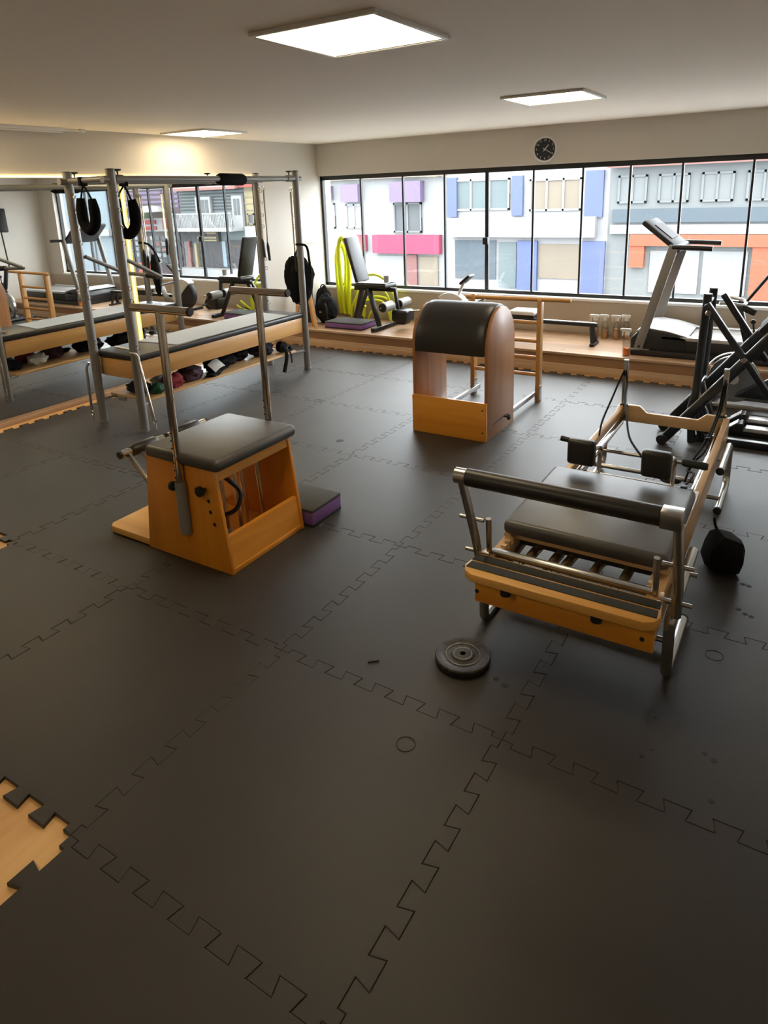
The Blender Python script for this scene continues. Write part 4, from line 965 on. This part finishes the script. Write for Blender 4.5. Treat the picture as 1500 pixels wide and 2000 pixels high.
def spin_bike():
    t = thing('exercise_bike', 'spin bike with a grey and pink flywheel standing behind the incline machine', 'exercise bike', (1.6, 4.5, 0))
    c = (1.285, 4.42, .235)
    w = part('flywheel', MB().lathe([(.165, -.018), (.195, -.022), (.20, -.016), (.20, .016), (.195, .022), (.165, .018)], c, 40, 'y')
             .add(*(lambda b: (b.V, b.F))(MB().path(arc(c, .165, 0, 360, 40, 'xz')[:-1], .014, 8, closed=True))), 'steel', t)
    part('pink_ring', MB().lathe([(.11, -.012), (.155, -.014), (.155, .014), (.11, .012)], c, 40, 'y'), 'pink_rim', w)
    for a in range(0, 360, 45):
        q = Vector((math.cos(R(a)), 0, math.sin(R(a)))); part('spoke', MB().bar(Vector(c)+q*.03, Vector(c)+q*.16, .016, .016, .003), 'pink_rim', w)
    part('hub', MB().lathe([(0, -.04), (.04, -.04), (.045, 0), (.04, .04), (0, .04)], c, 20, 'y'), 'silver', w)
    part('fender', MB().path(arc((c[0], c[1], c[2]), .225, 60, 150, 14, 'xz'), .016, 10, flat=.4), 'silver', t)
    part('frame_tube', MB().bar((1.20, 4.42, .16), (1.42, 4.47, .62), .05, .05, .008), 'navy_metal', t)
    part('frame_tube', MB().bar((1.40, 4.47, .58), (1.95, 4.50, .30), .05, .06, .008), 'navy_metal', t)
    part('handlebar_post', MB().bar((1.36, 4.46, .52), (1.26, 4.48, .86), .05, .05, .008), 'navy_metal', t)
    part('handlebar', MB().path(smooth_pts([(1.13, 4.30, .89), (1.22, 4.34, .885), (1.30, 4.38, .87), (1.30, 4.60, .87), (1.22, 4.66, .885), (1.13, 4.70, .89)], 5), .014, 10), 'silver', t)
    part('bar_end', MB().bar((1.30, 4.34, .86), (1.40, 4.32, .82), .035, .05, .008), 'rubber', t)
    part('chain_cover', MB().prism([(1.30, .10), (2.05, .10), (2.10, .22), (1.95, .34), (1.62, .34)], 'y', 4.33, 4.375, .01), 'navy_metal', t)
    part('crank', MB().bar((1.78, 4.31, .22), (1.72, 4.30, .36), .02, .025, .004), 'steel', t)
    part('pedal', MB().box(1.66, 1.77, 4.20, 4.29, .355, .375, .005), 'black', t)
    part('toe_clip', MB().path(smooth_pts([(1.66, 4.25, .37), (1.64, 4.25, .41), (1.70, 4.25, .43), (1.75, 4.25, .40)], 4), .008, 8), 'white_plastic', t)
    part('seat_post', MB().bar((1.85, 4.48, .34), (1.96, 4.48, .85), .04, .05, .006), 'silver', t)
    part('saddle', MB().ball((1.98, 4.48, .89), (.14, .09, .045), 18, 12), 'vinyl', t)
    part('brake_knob', MB().tube((1.40, 4.44, .62), (1.385, 4.43, .72), .008, 10).ball((1.383, 4.43, .73), (.022, .022, .02)), 'black', t)
    for x in (1.14, 2.05):
        part('floor_bar', MB().tube((x, 4.22, .03), (x, 4.75, .03), .028, 14), 'navy_metal', t)
    part('base_beam', MB().bar((1.14, 4.45, .075), (2.05, 4.45, .075), .05, .05, .006).box(1.12, 2.08, 4.24, 4.28, .03, .055, .004), 'grey_plastic', t)
    part('tablet_mast', MB().bar((1.30, 4.56, .86), (1.72, 4.76, 1.50), .022, .022, .003), 'black', t)
    part('tablet_holder', MB().bar((1.68, 4.75, 1.43), (1.76, 4.79, 1.82), .22, .05, .015, (1, .2, 0)), 'black', t)
spin_bike()

# ================================================================== across the street
FY = 40.0; GZ = -4.7
struct('street_ground', MB().box(-70, 90, WB+.4, FY+14, GZ-.2, GZ), 'st_road')
def bld(label, x0, x1, z1, mat, depth=6, y=FY):
    t = thing('building', label, 'building', ((x0+x1)/2, y, GZ))
    part('facade', MB().box(x0, x1, y, y+depth, GZ, z1), mat, t)
    return t
def pc(t, name, x0, x1, z0, z1, mat, d=.25, y=FY, back=0): return part(name, MB().box(x0, x1, y-d, y+back, z0, z1), mat, t)
def window(t, x0, x1, z0, z1, mat='st_window', fm='st_white', nx=2, y=FY):
    f = MB(); w = .12
    f.box(x0, x1, y-.14, y, z0, z0+w).box(x0, x1, y-.14, y, z1-w, z1)
    for i in range(nx+1):
        x = x0+(x1-x0-w)*i/nx; f.box(x, x+w, y-.14, y, z0, z1)
    o = part('window', f, fm, t); part('pane', MB().box(x0+w*.5, x1-w*.5, y-.06, y-.01, z0+w*.5, z1-w*.5), mat, o)
# A: lilac shop, far left of the window
a = bld('pale shop building across the street with lilac awnings and a bright pink sign', -33, -19.2, 6.5, 'st_pale')
for x0, x1, z0, z1 in ((-29.6, -28.4, 1.45, 2.4), (-27.4, -25.9, 1.25, 2.45), (-23.3, -20.9, 1.15, 2.5)):
    pc(a, 'awning', x0, x1, z0, z1, 'st_lilac', .6)
window(a, -23.3, -21.1, -.9, 1.1, 'st_window', 'st_grey'); window(a, -29.4, -28.3, -.6, 1.2, 'st_pale'); window(a, -27.3, -25.9, -.6, 1.1, 'st_pale')
pc(a, 'shop_sign', -24.9, -19.6, -2.3, -1.05, 'st_pink', .5); pc(a, 'side_sign', -26.4, -25.6, -2.2, -1.05, 'st_pink', .3)
pc(a, 'banner', -22.3, -21.5, -4.6, -2.4, 'st_rose', .2); pc(a, 'cornice', -33, -19.2, 2.75, 3.2, 'st_tan', .5)
pc(a, 'shop_window', -25.2, -22.6, -4.5, -2.5, 'st_pale', .12); pc(a, 'shop_window', -21.3, -19.9, -4.5, -2.5, 'st_tan', .12)
# B: white shop with blue pillars
b = bld('white shop building across the street with blue pillars and a wide white fascia', -19.2, -8.7, 6.8, 'st_white')
window(b, -18.8, -14.8, .5, 2.45, 'st_teal', 'st_white', 3); window(b, -13.5, -10.3, .4, 2.3, 'st_tan', 'st_white', 3)
pc(b, 'pillar', -14.6, -13.9, .15, 2.55, 'st_blue'); pc(b, 'pillar', -10.05, -9.0, .0, 2.65, 'st_blue'); pc(b, 'pillar', -19.1, -18.4, .1, 2.6, 'st_blue')
pc(b, 'fascia', -18.8, -9.3, -1.15, .05, 'st_white', .6)
pc(b, 'pillar', -14.2, -12.9, -4.6, -1.4, 'st_blue'); pc(b, 'pillar', -10.1, -8.75, -4.6, -1.4, 'st_blue')
pc(b, 'shop_window', -18.6, -15.7, -3.9, -1.4, 'st_slate', .1); pc(b, 'shop_window', -12.8, -10.3, -3.7, -1.6, 'st_tan', .1); pc(b, 'shop_window', -15.5, -14.3, -4.4, -1.5, 'st_teal', .1)
# C: grey building with orange band
c = bld('grey building across the street with an orange band over its shopfront', -8.7, 4.5, 5.6, 'st_grey')
pc(c, 'dark_band', -8.4, 4.5, -.32, .42, 'st_slate', .2); pc(c, 'fascia', -8.5, 4.5, -.95, -.45, 'st_white', .3)
for x in (-7.4, -5.2, -3.0, -.8, 1.4): window(c, x-.8, x+.8, .75, 2.3, 'st_grey', 'st_grey')
pc(c, 'orange_band', -7.3, 4.5, -1.62, -.98, 'st_orange', .5)
for x0, x1 in ((-7.3, -6.5), (-1.0, 0.0), (3.2, 4.0)): pc(c, 'orange_pillar', x0, x1, -4.6, -1.6, 'st_orange', .4) if x0 > -2 else pc(c, 'orange_pillar', x0, x1, -2.85, -1.6, 'st_orange', .4)
for x0, x1 in ((-6.2, -3.6), (-3.4, -1.2)): pc(c, 'shop_window', x0, x1, -4.3, -1.9, 'st_pale', .1)
part('tile_roof', MB().prism([(FY-.8, 2.72), (FY+4, 4.3), (FY+4, 4.6), (FY-.8, 2.95)], 'x', -8.7, 4.5), 'st_tile', c)
# D..G: seen only in the mirrors
d = bld('dark two-storey house with white balcony railings, seen in the mirror', 28.92, 36.28, 2.7, 'st_teal')
for z in (.9, 1.15, 1.4, 1.65, 1.9, 2.15, 2.4): pc(d, 'siding_board', 28.95, 36.2, z, z+.12, 'st_charcoal', .05)
for x0, x1 in ((32.4, 34.1), (28.95, 30.0)):
    f = MB().box(x0, x1, FY-.3, FY-.05, -.5, 2.0)
    o = part('balcony_door', f, 'st_white', d)
    n = 3 if x1-x0 > 1.2 else 2; w = (x1-x0-.3)/n
    for i in range(n): part('pane', MB().box(x0+.15+i*w+.05, x0+.15+(i+1)*w-.05, FY-.33, FY-.29, .5, 1.75), 'st_window', o)
rl = MB().box(28.95, 36.25, FY-1.6, FY-1.5, .62, .72).box(28.95, 36.25, FY-1.6, FY-1.5, -.55, -.45)
x = 28.95
while x < 36.25: rl.box(x, x+.05, FY-1.58, FY-1.52, -.5, .65); x += .17
part('balcony_railing', rl, 'st_white', d)
for k in range(5):
    part('railing_diagonal', MB().bar((36.1-k*1.5, FY-1.55, .62), (35.3-k*1.5, FY-1.55, -.45), .05, .05).bar((34.6-k*1.5, FY-1.55, .62), (35.3-k*1.5, FY-1.55, -.45), .05, .05), 'st_white', d)
pc(d, 'balcony_slab', 28.95, 36.25, -.72, -.5, 'st_white', 1.7)
pc(d, 'signboard', 31.8, 36.2, -1.6, -.72, 'st_dark', .3)
for x0, x1, z0, z1 in ((32.0, 34.2, -1.38, -1.22), (32.0, 33.9, -1.58, -1.46), (32.0, 33.1, -1.0, -.85)): pc(d, 'sign_strip', x0, x1, z0, z1, 'st_cream', .36)
pc(d, 'garage_door', 31.65, 34.3, -3.75, -1.6, 'st_charcoal', .15); pc(d, 'garage_door', 28.95, 31.15, -3.75, -1.5, 'st_charcoal', .15)
pc(d, 'blue_panel', 31.2, 31.6, -3.7, -1.6, 'st_sky', .2); pc(d, 'sign_pole', 35.3, 35.7, -3.9, -1.6, 'st_rose', .3); pc(d, 'sign_pole', 34.5, 34.75, -3.9, -1.8, 'st_cream', .3)
pc(d, 'low_wall', 28.95, 36.2, -4.7, -3.8, 'st_pale', 1.2)
part('tile_roof', MB().prism([(FY-.9, 2.5), (FY+4, 3.6), (FY+4, 3.9), (FY-.9, 2.72)], 'x', 28.95, 36.25), 'st_tile', d)
e = bld('cream house beside the balcony house, seen in the mirror', 24.5, 28.85, 2.65, 'st_cream')
for z in (.3, .8, 1.3, 1.8, 2.3): pc(e, 'siding_board', 24.5, 28.85, z, z+.08, 'st_tan', .05)
pc(e, 'white_wall', 24.6, 28.85, -4.7, -.4, 'st_white', .3); window(e, 27.9, 28.6, -.3, .6, 'st_window', 'st_tan', 1)
part('tile_roof', MB().prism([(FY-.6, 2.6), (FY+4, 3.8), (FY+4, 4.0), (FY-.6, 2.8)], 'x', 24.5, 28.85), 'st_red', e)
f_ = bld('mauve shop building with red signs and stocked windows, seen in the mirror', 36.35, 45.5, 3.3, 'st_purple')
for z in (1.2, 1.6, 2.0, 2.4, 2.8): pc(f_, 'siding_board', 36.4, 45.5, z, z+.2, 'st_lilac', .06)
pc(f_, 'white_band', 36.4, 45.5, 2.75, 3.3, 'st_white', .15)
for x0, x1, z0, z1 in ((37.1, 38.3, -.6, .2), (39.2, 41.6, -.15, .2), (39.2, 41.4, -.65, -.35), (42.0, 42.6, -.9, .1)): pc(f_, 'red_sign', x0, x1, z0, z1, 'st_red', .35)
pc(f_, 'sign_back', 36.8, 42.8, -.8, .35, 'st_white', .25)
pc(f_, 'shop_front', 36.6, 45.3, -3.8, -.8, 'st_dark', .1)
random.seed(3)
for i in range(9):
    for j in range(5):
        pc(f_, 'shelf_goods', 37.0+i*.72, 37.45+i*.72, -3.55+j*.5, -3.2+j*.5, random.choice(['st_sky', 'st_white', 'st_pale', 'st_rose', 'st_slate', 'st_teal']), .18)
part('parasol', MB().lathe([(1.3, 0), (1.15, .22), (.7, .45), (0, .55)], (38.6, FY-1.2, .9), 20), 'st_white', f_)
part('parasol_pole', MB().tube((38.6, FY-1.2, -3.9), (38.6, FY-1.2, 1.0), .12, 10), 'st_sky', f_)
for i, (x, z) in enumerate(((37.4, .75), (39.9, .7), (41.2, .6))): part('planting', MB().ball((x, FY-.5, z), (.55, .3, .35), 14, 9, .5, 7, None, i), 'st_green', f_)
g = bld('pale blue glass-fronted building, seen in the mirror', 45.5, 54, 4.5, 'st_sky')
for x in (45.6, 48.3, 50.6, 53): pc(g, 'glazing_bar', x, x+.12, GZ, 4.5, 'st_slate', .15)
pc(g, 'canopy', 45.5, 54, -1.2, -.6, 'st_white', .5)
def car(x, y, mat, label):
    t = thing('parked_car', label, 'car', (x, y, GZ))
    part('body', MB().prism([(x-1.9, GZ+.25), (x+1.9, GZ+.25), (x+1.95, GZ+.75), (x+1.2, GZ+.9), (x+.7, GZ+1.4), (x-1.0, GZ+1.42), (x-1.6, GZ+.92), (x-1.95, GZ+.8)], 'y', y-.8, y+.8, .06), mat, t)
    part('side_glass', MB().prism([(x-1.3, GZ+.95), (x+.95, GZ+.95), (x+.6, GZ+1.32), (x-.95, GZ+1.33)], 'y', y-.82, y-.79), 'st_dark', t)
    for dx in (-1.15, 1.2): part('wheel', MB().lathe([(0, -.1), (.3, -.1), (.32, 0), (.3, .1), (0, .1)], (x+dx, y-.75, GZ+.32), 20, 'y'), 'st_charcoal', t)
car(38.9, FY-3, 'st_red', 'red car parked before the mauve shop, seen in the mirror')
